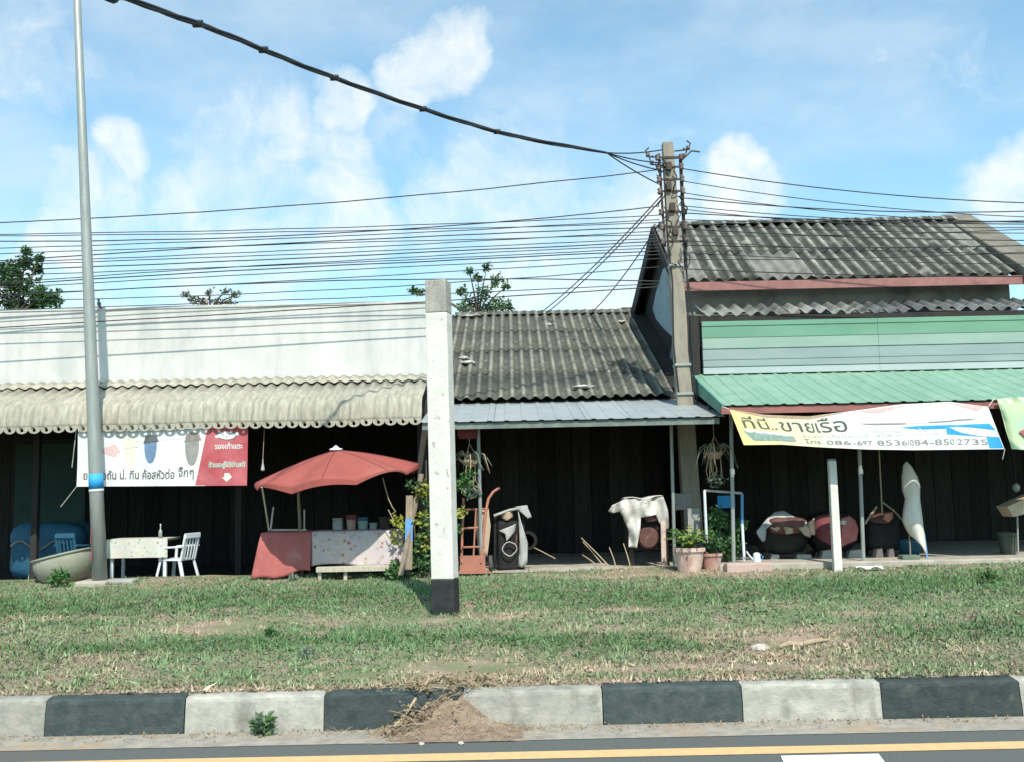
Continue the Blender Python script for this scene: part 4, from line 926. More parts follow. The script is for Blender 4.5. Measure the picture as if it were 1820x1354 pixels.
# ------------------------------------------------------------------ left corner things
jr = thing('stone_basin', (px(118, 1035, 15.15).x, 15.2, .44), 'mossy round stone water basin leaning at the lamp post foot', 'basin')
c = Vector(jr.location); rot = Matrix.Rotation(rad(-13), 3, 'Y')
def tilt_lathe(prof, n=26, sy=1):
    mb = MB().lathe((0, 0, 0), prof, n, sy=sy); mb.v = [rot @ v + c for v in mb.v]; return mb
tilt_lathe([(0, .0), (.2, .0), (.31, .08), (.39, .2), (.43, .33), (.42, .42), (.4, .46), (.38, .46), (.37, .42), (.36, .3), (.2, .1), (0, .08)]).build('bowl', 'jar_stone', jr, smooth=True)
tilt_lathe([(.41, .43), (.44, .445), (.44, .47), (.39, .475)]).build('rim', 'jar_stone', jr, smooth=True)
wd = thing('weed', (px(106, 1035, 14.6).x, 14.6, gz(-6.8, 14.6)), 'leafy weed growing in front of the stone basin', 'plant', 'weeds')
leaves(MB(), Vector(wd.location) + Vector((0, 0, .12)), 120, (.16, .1, .13), .09).build('foliage', 'leaf_green', wd)
MB().tube([wd.location, Vector(wd.location) + Vector((0, 0, .2))], .006, 5).build('stem', 'leaf_dark', wd)
# patterned table
PTY = 15.45; ptz = zz(245, 958, PTY); pxa, pxb = px(192, 960, PTY).x, px(297, 960, PTY).x
p2 = thing('side_table', ((pxa + pxb) / 2, PTY + .3, .4), 'small table with pale patterned cloth right of the lamp post', 'table')
MB().box((pxa, PTY, ptz - .03), (pxb, PTY + .6, ptz)).build('table_top', 'wood', p2)
pb_ = zz(245, 991, PTY)
MB().grid(lambda u, v: (pxa - .012 + (pxb - pxa + .024) * u, (PTY + .6 - .62 * v / .5) if v < .5 else PTY - .02 - .012 * math.sin(u * 17) * (v - .5) * 2, ptz + .005 if v < .5 else ptz + .005 - (ptz - pb_) * (v - .5) * 2), 30, 12).build('cloth', 'check_cloth', p2, solid=.005)
for x, y in ((pxb - .04, PTY + .05), (pxb - .22, PTY + .5), (pxa + .05, PTY + .05), (pxa + .05, PTY + .5)): MB().box((x - .022, y - .022, .34), (x + .022, y + .022, ptz - .031)).build('leg', 'white_plastic', p2)
bo = thing('bottle', (px(285, 957, PTY + .1).x, PTY + .1, ptz + .008), 'slim clear bottle on the patterned side table', 'bottle')
MB().lathe(bo.location, [(0, 0), (.03, 0), (.03, .1), (.022, .12), (.009, .15), (.009, .2), (0, .2)], 12).build('body', 'galvanised', bo, smooth=True)
MB().lathe(Vector(bo.location) + Vector((0, 0, .201)), [(0, 0), (.011, 0), (.011, .02), (0, .02)], 10).build('cap', 'white_plastic', bo)
def chair(name, label, ctr, rz, m):
    t = thing(name, ctr, label, 'chair', 'plastic chairs by the left shop'); R_ = Matrix.Rotation(rz, 3, 'Z'); C_ = Vector(ctr)
    W_ = lambda p: R_ @ Vector(p) + C_
    def part(nm, fn):
        mb = MB(); fn(mb); mb.v = [W_(v) for v in mb.v]; return mb.build(nm, m, t, bevel=.006)
    part('seat', lambda b: b.box((-.21, -.2, .4), (.21, .2, .425)))
    for sx in (-1, 1):
        part('leg', lambda b: b.beam((sx * .24, -.24, 0), (sx * .19, -.17, .4), .05, .035)); part('leg', lambda b: b.beam((sx * .22, .28, 0), (sx * .19, .17, .4), .05, .035))
        part('back_post', lambda b: b.beam((sx * .18, .19, .4), (sx * .19, .27, .8), .045, .03))
        part('armrest', lambda b: (b.beam((sx * .225, -.16, .6), (sx * .225, .24, .62), .05, .03), b.beam((sx * .21, -.16, .4), (sx * .225, -.16, .6), .04, .03)))
    part('back_rail', lambda b: b.box((-.2, .255, .74), (.2, .285, .82)))
    for k in range(4): part('slat', lambda b: b.beam((-.12 + k * .08, .2, .42), (-.12 + k * .08, .262, .74), .035, .015))
chair('plastic_chair', 'white plastic armchair seen from the side right of patterned table', (px(326, 1036, 15.6).x - .12, 15.65, .345), rad(-105), 'white_plastic')
chair('plastic_chair', 'bluish plastic armchair behind the stone basin', (px(125, 1030, 16.5).x, 16.7, .345), rad(160), 'blue_plastic')
tp_ = thing('tarp_bundle', (px(90, 990, 17.2).x, 17.2, .34), 'heap of blue tarpaulin lying in the dark left shop', 'tarp')
MB().ball(Vector(tp_.location) + Vector((0, .1, .5)), (.62, .45, .48), 36, 20, fn=lambda d: sup(d, 5) * (1 + .08 * mn.noise(d * 3))).build('sheet', 'blue_plastic', tp_, smooth=True)
MB().tube([Vector(tp_.location) + Vector((-.5 + .1 * k, -.4, .62 + .08 * math.sin(k))) for k in range(11)], .012, 5).build('rope', 'straw', tp_)
bx_ = thing('crate', (px(160, 990, 16.2).x, 16.2, .34), 'brown crate behind the lamp post foot', 'crate')
for z0 in (0, .14, .28, .42): 
    for s_ in (-1, 1): MB().box((bx_.location.x - .3, 16.2 + s_ * .22 - .01, .345 + z0), (bx_.location.x + .3, 16.2 + s_ * .22 + .01, .345 + z0 + .11)).build('slat', 'dark_wood', bx_)
for sx in (-1, 1):
    for s_ in (-1, 1): MB().box((bx_.location.x + sx * .27 - .02, 16.2 + s_ * .19 - .02, .34), (bx_.location.x + sx * .27 + .02, 16.2 + s_ * .19 + .02, .9)).build('corner_post', 'dark_wood', bx_)
MB().box((bx_.location.x - .28, 16.0, .35), (bx_.location.x + .28, 16.4, .37)).build('bottom', 'dark_wood', bx_)

# ------------------------------------------------------------------ plants and planks behind the white post
sh = thing('stake_shrub', (px(752, 1020, 14.7).x, 14.75, .45), 'yellow green shrub with tiers of leaves behind the white post', 'shrub')
bs = Vector(sh.location)
for dx, h in ((-.12, 1.1), (.05, 1.75), (.18, 1.4)): MB().tube([bs + Vector((dx * .4, 0, 0)), bs + Vector((dx, .05, h * .5)), bs + Vector((dx * 1.2, 0, h))], [.018, .014, .008], 6).build('stem', 'bark', sh)
ly = MB(); lg = MB(); ld = MB()
for (x, y, r, n, w) in ((757, 868, 16, 60, 0), (750, 878, 14, 40, 0), (748, 925, 18, 70, 0), (714, 935, 16, 50, 0), (705, 925, 10, 30, 0), (706, 957, 14, 30, 0), (755, 962, 18, 60, 0), (750, 955, 14, 40, 1), (742, 990, 22, 90, 1), (735, 1005, 20, 70, 1), (700, 1012, 16, 50, 1), (760, 1000, 20, 70, 1), (765, 890, 22, 70, 1), (760, 930, 20, 60, 2), (755, 985, 26, 80, 2), (735, 860, 14, 30, 2), (825, 860, 16, 60, 1), (830, 845, 14, 40, 1), (815, 940, 10, 25, 1), (820, 910, 10, 25, 0)):
    c = px(x, y, 14.75); leaves((ly, lg, ld)[w], c, n, r / 118, .085, up=0)
ly.build('yellow_leaves', 'leaf_yellow', sh); lg.build('green_leaves', 'leaf_green', sh); ld.build('dark_leaves', 'leaf_dark', sh)
MB().tube([bs + Vector((.1, .05, .9)), px(800, 880, 14.75), px(828, 852, 14.75)], .01, 5).build('stem', 'bark', sh)
pk = MB().beam(px(712, 1022, 14.45), px(749, 842, 14.9), .07, .035).build('leaning_plank', 'wood'); tag(pk, 'narrow grey plank leaning up left of the white post', 'plank')
p3 = thing('painted_plank', (px(722, 1012, 14.6).x, 14.6, .45), 'short board with a blue painted patch leaning beside narrow plank', 'plank')
a, b = px(726, 1012, 14.55), px(728, 880, 14.72); MB().beam(a, a.lerp(b, .38), .11, .03).build('lower_board', 'wood', p3); MB().beam(a.lerp(b, .381), a.lerp(b, .68), .11, .03).build('painted_patch', 'blue_paint', p3); MB().beam(a.lerp(b, .681), b, .1, .03).build('upper_board', 'wood', p3)
tl = thing('red_lantern', px(832, 780, 15.3), 'dark red cloth lantern hanging under the zinc eave', 'lantern')
tb = Vector(tl.location); MB().lathe(tb, [(.0, 0), (.14, .01), (.17, .08), (.16, .16), (.12, .22), (0, .23)], 16).build('shade', 'maroon_cloth', tl); MB().tube([tb + Vector((0, 0, .23)), Vector((tb.x, 15.3, 2.88))], .006, 5).build('cord', 'straw', tl)
def hanging_plant(label, x, y0, y1, Y, seed):
    random.seed(seed); t = thing('hanging_plant', px(x, y0, Y), label, 'plant', 'hanging plants under the eaves'); c = Vector(t.location); h = c.z - zz(x, y1, Y)
    MB().lathe(c + Vector((0, 0, -.06)), [(0, 0), (.07, .0), (.13, .07), (.14, .1), (0, .09)], 14).build('basket', 'straw', t)
    for a in range(3): MB().tube([c + Vector((.13 * math.cos(a * 2.1), .13 * math.sin(a * 2.1), .03)), c + Vector((0, 0, .3))], .005, 5).build('cord', 'straw', t)
    MB().tube([c + Vector((0, 0, .3)), Vector((c.x, Y, 2.83 if Y < 15.5 else 2.9))], .005, 5).build('cord', 'straw', t)
    mb = MB(); mg = MB()
    for k in range(26):
        a = random.uniform(0, 6.28); L_ = random.uniform(.15, .3); e = c + Vector((math.cos(a) * L_, math.sin(a) * L_, random.uniform(.02, .16))); f2 = e + Vector((math.cos(a) * .1, math.sin(a) * .1, -random.uniform(.1, .3) ))
        (mb if k % 2 else mg).tube([c + Vector((0, 0, .04)), c.lerp(e, .6) + Vector((0, 0, .1)), e, f2], [.008, .01, .008, .002], 4, squash=.3)
    for k in range(9):
        a = random.uniform(0, 6.28); x_ = c + Vector((math.cos(a) * .09, math.sin(a) * .09, 0)); mb.tube([x_, x_ + Vector((random.uniform(-.06, .06), 0, -h * .5)), x_ + Vector((random.uniform(-.1, .1), 0, -h * random.uniform(.7, 1)))], .006, 4)
    leaves(mg, c + Vector((.02, 0, -h * .8)), 60, (.14, .1, .12), .08, up=-.2); leaves(mb, c + Vector((0, 0, .02)), 40, (.16, .14, .06), .09)
    mb.build('dry_fronds', 'straw', t); mg.build('green_fronds', 'leaf_grey', t)
hanging_plant('hanging basket plant with pale roots between zinc eave and boat banner', 1270, 808, 865, 15.25, 3)
hanging_plant('hanging basket plant just right of the tall white post', 835, 822, 885, 15.2, 4)
bt2 = MB()
random.seed(11)

# ------------------------------------------------------------------ hand truck
HY = 15.3
ht = thing('hand_truck', (px(845, 1012, HY).x, HY, .49), 'rusty orange sack truck standing right of the white post', 'hand truck')
def rod(pts, r, nm, m='orange_paint', Y=HY, n=8): return MB().tube([px(x, y, Y + (d[0] if (d := rest) else 0)) for x, y, *rest in pts], r, n).build(nm, m, ht)
rod([(820, 1000, -.1), (822, 940, 0), (824, 885, .1)], .02, 'rail')
rod([(855, 1000, -.1), (861, 930, 0), (864, 905, .05), (868, 886, .1), (876, 874, .14), (886, 867, .18)], .022, 'rail')
rod([(841, 998, -.08), (846, 905, .05)], .014, 'rail')
for y in (905, 938, 972): rod([(821, y, (1000 - y) / 600 - .1), (862, y - 1, (1000 - y) / 600 - .1)], .016, 'cross_bar')
rod([(886, 867, .18), (888, 866, .19)], .027, 'grip', 'rubber')
a, b = px(812, 1004, HY - .12), px(872, 1014, HY - .12); MB().box((a.x, HY - .32, .495), (b.x, HY - .08, .512)).build('toe_plate', 'orange_paint', ht)
MB().box((a.x + .05, HY - .1, .513), (b.x - .08, HY - .085, .75)).build('back_plate', 'orange_paint', ht)
for x in (812, 872):
    c = px(x, 1000, HY); c.y = HY + .02; c.z = .49 + .125
    whl = MB().lathe(c, [(.07, -.025), (.115, -.028), (.125, -.012), (.125, .012), (.115, .028), (.07, .025), (.07, -.025)], 20, axis='x').build('wheel', 'rubber', ht, smooth=True)
    MB().lathe(c, [(0, -.03), (.03, -.03), (.069, -.015), (.069, .015), (.03, .03), (0, .03)], 14, axis='x').build('hub', 'galvanised', whl)
c = px(842, 1000, HY); MB().tube([(px(812, 1000, HY).x, HY + .02, .615), (px(872, 1000, HY).x, HY + .02, .615)], .012, 6).build('axle', 'rusty_iron', ht)
sk = drape('folded_sack', [(848, 908), (868, 903), (872, 935), (866, 990), (852, 990), (846, 940)], HY + .12, 'tan_cloth', ht, bulge=.02)
# ------------------------------------------------------------------ engine stand
EYs = 15.45
es = thing('engine_stand', (px(905, 1012, EYs).x, EYs, .49), 'dark engine stand with grey strips and wire coil beside the sack truck', 'machine')
def rodE(pts, r, nm, m='grey_cloth'): return MB().tube([px(x, y, EYs + (d_[0] if d_ else 0)) for x, y, *d_ in pts], r, 7).build(nm, m, es)
rodE([(878, 916), (905, 906), (938, 900)], .022, 'top_bar'); 
drape('strip', [(914, 900), (936, 897), (945, 918), (938, 921), (924, 908)], EYs - .03, 'grey_cloth', es)
drape('strip', [(921, 908), (926, 925), (938, 965), (937, 1000), (929, 1008), (921, 1006), (924, 960)], EYs - .05, 'grey_cloth', es)
drape('strip', [(890, 910), (910, 908), (912, 918), (900, 925), (891, 920)], EYs, 'tan_cloth', es)
drape('strip', [(886, 943), (918, 930), (914, 946), (900, 962), (898, 948)], EYs - .02, 'grey_cloth', es)
pts = [px(905 + 13 * math.cos(a), 975 + 12 * math.sin(a), EYs - .05) for a in [i * math.pi / 8 for i in range(16)]]; MB().tube([p + Vector((.02 * mn.noise(p * 9), 0, .03 * mn.noise(p * 13))) for p in pts * 2][:22], .009, 6).build('coil', 'grey_cloth', es)
MB().tube([px(918, 950, EYs), px(917, 965, EYs - .03), px(912, 975, EYs)], .014, 6).build('hose', 'machine_paint', es)
MB().box((px(884, 950, EYs).x, EYs + .03, .49), (px(925, 950, EYs).x, EYs + .4, 1.25)).build('engine_block', 'machine_dark', es, bevel=.04)
for x in (880, 930): MB().beam(px(x, 1010, EYs + .1), px(x, 912, EYs + .1), .04, .04).build('leg', 'machine_dark', es)
wc = px(938, 960, EYs + .1); MB().lathe(wc, [(.1, -.02), (.14, -.02), (.15, 0), (.14, .02), (.1, .02), (.1, -.02)], 18, axis='y').build('pulley', 'machine_dark', es)

# ------------------------------------------------------------------ draped stand
DY = 15.5
ds = thing('draped_machine', (px(1150, 1008, DY).x, DY, .5), 'machine under a dirty white canvas near the potted plants', 'machine')
drape('canvas', [(1083, 908), (1089, 898), (1110, 887), (1145, 886), (1179, 882), (1187, 905), (1192, 940), (1184, 944), (1172, 926), (1165, 914), (1150, 917), (1139, 919), (1136, 945), (1131, 972), (1118, 972), (1119, 945), (1113, 930), (1108, 899), (1098, 901), (1091, 912)], DY - .1, 'white_cloth', ds, bulge=.12, nz=.16, solid=.012, cuts=4)
ta, tb_ = px(1110, 886, DY - .1), px(1180, 882, DY - .1)
MB().grid(lambda u, v: (ta.x + (tb_.x - ta.x) * u, DY - .1 + .6 * v + .1 * (2 * u - 1) ** 2, ta.z + (tb_.z - ta.z) * u + .02 * math.sin(u * 9 + v * 4) - .05 * v * v), 14, 8).build('canvas_top', 'white_cloth', ds, smooth=True, solid=.015)
MB().box((ta.x + .03, DY + .05, .75), (tb_.x - .04, DY + .5, ta.z - .06)).build('engine_block', 'machine_dark', ds, bevel=.05)
c = px(1152, 955, DY); MB().lathe((c.x, DY + .0, c.z), [(0, -.05), (.14, -.05), (.17, 0), (.17, .1), (0, .1)], 18, axis='y').build('flywheel', 'machine_paint', ds)
drape('rag', [(1140, 914), (1165, 912), (1168, 925), (1150, 928)], DY - .06, 'machine_paint', ds, bulge=0)
MB().beam(px(1180, 1012, DY - .1), px(1178, 925, DY - .1), .07, .06).build('leg', 'clay_pale', ds)
MB().beam(px(1187, 1008, DY + .35), px(1182, 925, DY + .35), .06, .06).build('leg', 'dark_wood', ds); MB().beam(px(1122, 1006, DY + .1), px(1122, 945, DY + .1), .06, .06).build('leg', 'dark_wood', ds)
for i, (x0, y0, x1, y1, Y, lab) in enumerate(((936, 966, 987, 992, 15.9, 'grey stick slanting from the engine stand to the floor'), (1033, 955, 1085, 1008, 15.55, 'longest thin stick of the loose bundle on the earth floor'), (1036, 962, 1072, 1004, 15.6, 'middle thin stick of the loose bundle on the earth floor'), (1035, 985, 1060, 1003, 15.62, 'shortest thin stick of the loose bundle on the earth floor'), (1083, 972, 1095, 1008, 15.5, 'upright thin cane left of the draped machine'), (1108, 965, 1121, 1010, 15.35, 'thin cane leaning at the front of the draped machine'))):
    o = MB().tube([px(x0, y0, Y + .15), px((x0 + x1) / 2 + 1, (y0 + y1) / 2, Y + .07), px(x1, y1, Y)], [.007, .009, .01], 5).build('stick', 'straw'); tag(o, lab, 'stick', 'sticks on the earth floor')

# ------------------------------------------------------------------ potted plants and frame
def pot(name, label, x, ytop, ybot, wpx, Y, m, z0=.49):
    c = px(x, ybot, Y); t = thing(name, (c.x, Y, z0), label, 'plant pot'); s_ = FPX / Y; h = zz(x, ytop, Y) - z0; r = wpx / 2 / s_
    bod = MB().lathe((c.x, Y, z0), [(0, 0), (r * .72, 0), (r * .8, h * .3), (r * .93, h * .82), (r * .93, h * .84), (r * .85, h * .84), (r * .8, h * .75), (0, h * .75)], 24).build('body', m, t, smooth=False)
    MB().lathe((c.x, Y, z0), [(r * .931, h * .82), (r * 1.03, h * .84), (r * 1.03, h * .98), (r * .9, h), (r * .85, h * .86)], 24).build('rim', m, bod)
    MB().lathe((c.x, Y, z0), [(0, h * .76), (r * .84, h * .76), (0, h * .8)], 16).build('soil', 'dark_floor', bod); return t, Vector((c.x, Y, z0 + h * .8))
def fern(t, c, n, spread, h, mats, seed, nm='frond'):
    random.seed(seed); mbs = [MB() for _ in mats]
    for k in range(n):
        a = random.uniform(0, 6.28); L_ = random.uniform(.5, 1) * spread; H_ = h * random.uniform(.5, 1); mb = mbs[k % len(mats)]
        p0 = c; p1 = c + Vector((math.cos(a) * L_ * .45, math.sin(a) * L_ * .45, H_)); p2 = c + Vector((math.cos(a) * L_, math.sin(a) * L_, H_ * random.uniform(.45, .95)))
        C_ = curve3(p0, p0.lerp(p2, .45) + Vector((0, 0, H_ * .4)), p2, 7)
        mb.tube(C_, [.006, .006, .005, .005, .004, .004, .003, .001], 4)
        for i in range(1, 8):
            d = (C_[i] - C_[i - 1]).normalized(); sd = d.cross(Vector((0, 0, 1))).normalized(); w = .08 * (1 - i / 9)
            for s_ in (-1, 1):
                q_ = C_[i - 1]; mb.add([q_, q_ + sd * s_ * w + d * .03, q_ + sd * s_ * w * .9 + d * .055 - Vector((0, 0, .012)), q_ + d * .03], [(0, 1, 2, 3)])
    for mb, m in zip(mbs, mats): mb.build(nm, m, t)
t, c = pot('large_pot', 'large pale clay pot holding bright green ferns', 1226, 972, 1022, 56, 14.95, 'clay_pale', .47)
fp = thing('fern', c, 'bright yellow green fern growing in the large pale pot', 'plant'); fern(fp, c, 60, .45, .42, ['leaf_green', 'leaf_yellow', 'leaf_green'], 5)
t, c = pot('clay_pot', 'smaller red clay pot right of the large pale pot', 1265, 982, 1018, 40, 15.05, 'clay', .48)
fp = thing('fern', c, 'fern growing in the smaller red clay pot', 'plant'); fern(fp, c, 30, .35, .35, ['leaf_green', 'leaf_dark'], 6)
sb = thing('dark_shrub', (px(1285, 1000, 15.3).x, 15.4, .5), 'dark green bushy shrub inside the blue and white frame', 'shrub'); c = Vector(sb.location)
for dx in (-.15, 0, .15): MB().tube([c, c + Vector((dx, 0, .5))], .012, 5).build('stem', 'bark', sb)
mb = MB(); md = MB()
for (x, y, r) in ((1270, 920, 22), (1295, 945, 25), (1265, 955, 22), (1285, 975, 24), (1305, 965, 18), (1315, 935, 14), (1280, 925, 18), (1300, 985, 14)):
    leaves(mb, px(x, y, 15.35), 70, r / 114, .07); leaves(md, px(x, y, 15.45), 60, r / 114, .07)
mb.build('leaves', 'leaf_green', sb); md.build('inner_leaves', 'leaf_dark', sb)
ck = MB().prism([px(1222, 903, 15.6), px(1243, 903, 15.6), px(1248, 990, 15.6), px(1225, 990, 15.6)], (0, .05, 0)).build('upright_slab', 'slab_grey'); tag(ck, 'narrow grey slab standing upright behind the bright fern', 'slab')
uf = thing('pipe_frame', (px(1286, 1000, 15.2).x, 15.2, .5), 'inverted U shaped pipe frame, white and blue, among the pots', 'frame')
MB().tube([px(1252, 871, 15.2), px(1256, 960, 15.2), px(1258, 1000, 15.2)], .022, 8).build('white_leg', 'white_plastic', uf)
MB().tube([px(1251, 871, 15.2), px(1319, 876, 15.2)], .018, 8).build('top_bar', 'grey_cloth', uf)
k0, k1, k2 = px(1319, 877, 15.2), px(1319, 930, 15.2), px(1323, 996, 15.2); MB().tube([k0, k1], .023, 8).build('blue_leg', 'blue_paint', uf); MB().tube([k1, k2], .0225, 8).build('lower_leg', 'white_plastic', uf)
sg = thing('blue_sign', (px(1290, 900, 16.6).x, 16.6, .5), 'small blue sign board standing behind the pipe frame', 'sign')
MB().box((px(1275, 880, 16.6).x, 16.6, zz(1290, 902, 16.6)), (px(1306, 880, 16.6).x, 16.62, zz(1290, 880, 16.6))).build('board', 'blue_print', sg)
for x in (1277, 1303): MB().tube([(px(x, 900, 16.64).x, 16.64, .5), (px(x, 880, 16.64).x, 16.64, zz(1290, 880, 16.6))], .015, 6).build('leg', 'blue_paint', sg)
gb2 = thing('meter_box', px(1214, 900, 16.2), 'grey meter box on the wall post behind white draped machine', 'box'); c = Vector(gb2.location); gb2.location = (c.x, 16.2, .5)
MB().box((c.x - .14, 16.15, c.z - .05), (c.x + .14, 16.3, c.z + .22)).build('case', 'print_grey', gb2, bevel=.01); MB().box((c.x - .03, 16.25, .5), (c.x + .03, 16.3, c.z - .051)).build('stand', 'dark_wood', gb2)
stp = MB().box((px(1287, 1000, 14.92).x, 14.72, .36), (px(1366, 1000, 14.92).x, 14.945, .585)).build('pinkish_step', 'pinkish_slab', bevel=.015); tag(stp, 'pinkish concrete step at the foot of the pipe frame', 'step')
lt = thing('watering_can', (px(1345, 990, 15.1).x, 15.1, .562), 'small white can standing right of the pipe frame', 'can'); c = Vector(lt.location)
MB().lathe(c, [(0, 0), (.06, 0), (.055, .12), (.03, .15), (0, .15)], 14).build('body', 'white_plastic', lt); MB().tube([c + Vector((-.05, 0, .04)), c + Vector((-.12, 0, .12)), c + Vector((-.15, 0, .17))], .012, 6).build('spout', 'white_plastic', lt)
MB().tube([c + Vector((.05, 0, .03)), c + Vector((.1, 0, .08)), c + Vector((.04, 0, .14))], .008, 6).build('handle', 'blue_paint', lt)

# ------------------------------------------------------------------ small white post at the right
wp = thing('short_white_post', (px(1487, 1018, 14.7).x, 14.7, gz(4.7, 14.7)), 'thin white concrete post standing before the covered machines', 'post')
a, b = px(1489, 1022, 14.7), px(1478, 815, 14.7); a.z = min(a.z, .47)
taper_post('shaft', a, a.lerp(b, .985), (.125, .11), (.11, .1), 'white_paint', wp); taper_post('cap', a.lerp(b, .986), b, (.112, .1), (.105, .095), 'bare_concrete', wp)

# ------------------------------------------------------------------ covered machines
MY = 15.75
def machine(name, label, x0, x1, ybase=1000):
    return thing(name, (px((x0 + x1) / 2, ybase, MY).x, MY, .56), label, 'machine')
m1 = machine('covered_engine', 'dark engine with grey and tan rags on top, left of the thin white post', 1345, 1440)
c = px(1394, 955, MY); MB().ball((c.x, MY + .2, .92), (.38, .3, .3), 28, 16, fn=lambda d: sup(d, 4) * (1 + .12 * mn.noise(d * 2.5))).build('body', 'machine_dark', m1, smooth=True)
MB().ball((c.x + .02, MY + .02, 1.08), (.3, .26, .13), 28, 14, fn=lambda d: sup(d, 4.5) * (1 + .1 * mn.noise(d * 3))).build('hood', 'machine_paint', m1, smooth=True)
drape('rag', [(1345, 945), (1365, 925), (1385, 910), (1402, 908), (1420, 920), (1438, 925), (1440, 935), (1425, 930), (1400, 925), (1375, 932), (1362, 940), (1360, 962), (1355, 962), (1358, 940)], MY - .3, 'grey_cloth', m1, slope=.3, bulge=.05)
drape('rag', [(1372, 938), (1395, 927), (1420, 925), (1442, 935), (1442, 955), (1430, 950), (1420, 935), (1395, 935), (1382, 944)], MY - .32, 'tan_cloth', m1, slope=.2)
drape('rag', [(1394, 935), (1410, 938), (1412, 946), (1398, 949)], MY - .3, 'straw', m1)
for x0, x1 in ((1368, 1385), (1414, 1442)): MB().prism([px(x0 + 4, 985, MY - .1), px(x1, 985, MY - .1), px(x1, 1002, MY - .1), px(x0, 1002, MY - .1)], (0, .4, 0)).build('foot_block', 'slab_grey', m1)
m2 = machine('red_covered_engine', 'engine under a maroon red canvas cover behind the thin white post', 1440, 1530)
MB().ball((px(1485, 960, MY).x, MY + .2, .95), (.34, .3, .32), 28, 14, fn=lambda d: sup(d, 4) * (1 + .12 * mn.noise(d * 2.5))).build('body', 'machine_dark', m2, smooth=True)
drape('cover', [(1449, 925), (1465, 917), (1484, 914), (1505, 918), (1505, 940), (1492, 960), (1482, 972), (1465, 962), (1450, 948)], MY - .25, 'maroon_cloth', m2, slope=.2, bulge=.25)
drape('cover_flap', [(1500, 922), (1515, 917), (1526, 925), (1529, 940), (1523, 960), (1510, 964), (1497, 972), (1497, 955), (1503, 945)], MY - .33, 'red_cloth', m2, slope=.15)
drape('rag', [(1437, 928), (1449, 920), (1450, 950), (1440, 950)], MY - .25, 'tan_cloth', m2); drape('rag', [(1495, 924), (1506, 925), (1502, 932), (1495, 931)], MY - .34, 'white_cloth', m2)
for x0, x1 in ((1505, 1535), (1458, 1480)): MB().prism([px(x0 + 6, 978, MY - .1), px(x1 - 4, 976, MY - .1), px(x1, 1000, MY - .1), px(x0, 1000, MY - .1)], (0, .35, 0)).build('foot_block', 'slab_grey', m2)
m3 = machine('hoisted_engine', 'engine with a maroon top hanging from a rope beside the white hull', 1540, 1610)
MB().ball((px(1572, 950, MY).x, MY + .2, .93), (.28, .27, .33), 28, 14, fn=lambda d: sup(d, 4) * (1 + .14 * mn.noise(d * 2.5))).build('body', 'machine_dark', m3, smooth=True)
drape('cover', [(1548, 925), (1557, 910), (1575, 906), (1592, 908), (1588, 922), (1575, 930), (1555, 928)], MY - .2, 'machine_paint', m3, slope=.2, bulge=.1)
drape('rag', [(1572, 912), (1588, 909), (1590, 920), (1578, 928), (1570, 922)], MY - .26, 'orange_paint', m3)
MB().tube([px(1568, 915, MY - .1), px(1566, 870, MY - .1), Vector((px(1563, 800, MY - .1).x, MY - .1, 2.96))], .011, 5).build('rope', 'straw', m3)
MB().tube([px(1537, 930, MY - .2), px(1558, 900, MY - .1)], .02, 6).build('strut', 'wood', m3); MB().tube([px(1569, 892, MY - .1), px(1590, 908, MY - .15), px(1605, 925, MY - .2), px(1614, 942, MY - .2)], .015, 6).build('strut', 'wood', m3)
for x0, x1 in ((1556, 1572), (1578, 1592)): MB().prism([px(x0 + 3, 976, MY - .15), px(x1 - 4, 974, MY - .15), px(x1, 998, MY - .15), px(x0, 998, MY - .15)], (0, .3, 0)).build('foot_block', 'pinkish_slab', m3)
for m_, xa, xb, xf in ((m1, 1358, 1432, 1376), (m2, 1456, 1524, 1470), (m3, 1546, 1600, 1560)):
    for dy in (.02, .34): MB().box((px(xa, 995, MY).x, MY + dy, .585 if m_ is not m1 else .58), (px(xb, 995, MY).x, MY + dy + .06, .66)).build('skid', 'dark_wood', m_)
tb3 = thing('blue_tub', (px(1612, 985, 15.95).x, 15.95, .56), 'blue plastic tub behind the white upright hull', 'tub'); c = Vector(tb3.location)
MB().lathe(c, [(0, .01), (.18, 0), (.24, .22), (.25, .23), (.22, .22), (.17, .03), (0, .03)], 22).build('body', 'blue_plastic', tb3, smooth=True); MB().lathe(c, [(.24, .2), (.26, .21), (.26, .235), (.23, .24)], 22).build('rim', 'blue_plastic', tb3)
# upright hull: narrow pointed shell
HYy = 15.35
hu = thing('upright_hull', (px(1628, 985, HYy).x, HYy, .562), 'narrow white boat hull stood on end with its pointed bow up', 'hull')
Lp = [(1611, 820), (1606, 826), (1603, 845), (1604, 870), (1609, 885), (1606, 905), (1604, 925), (1612, 942), (1618, 950)]
Rp = [(1611, 820), (1620, 830), (1630, 848), (1634, 862), (1634, 885), (1637, 910), (1640, 935), (1643, 960), (1646, 988)]
def hull(u, v):
    l = lerpc(Lp, v); r = lerpc(Rp, v); p = px(l[0] + (r[0] - l[0]) * u, l[1] + (r[1] - l[1]) * u, HYy); w = (r[0] - l[0]) / 120
    return p + Vector((0, -.55 * w * math.sin(math.pi * u) ** .7, 0))
MB().grid(hull, 14, 26).build('shell', 'hull_white', hu, smooth=True, solid=.02)
MB().tube([px(1616, 945, HYy), px(1619, 1000, HYy)], .012, 6).build('prop', 'wood', hu); MB().beam(px(1641, 945, HYy - .02), px(1648, 996, HYy - .02), .04, .03).build('keel_end', 'blue_paint', hu)
gp = MB().box((px(1600, 990, 15.2).x, 15.1, .562), (px(1632, 990, 15.2).x, 15.3, .62)).build('green_pallet_block', 'leaf_grey', bevel=.01); tag(gp, 'low greenish block at the foot of the white hull', 'block')
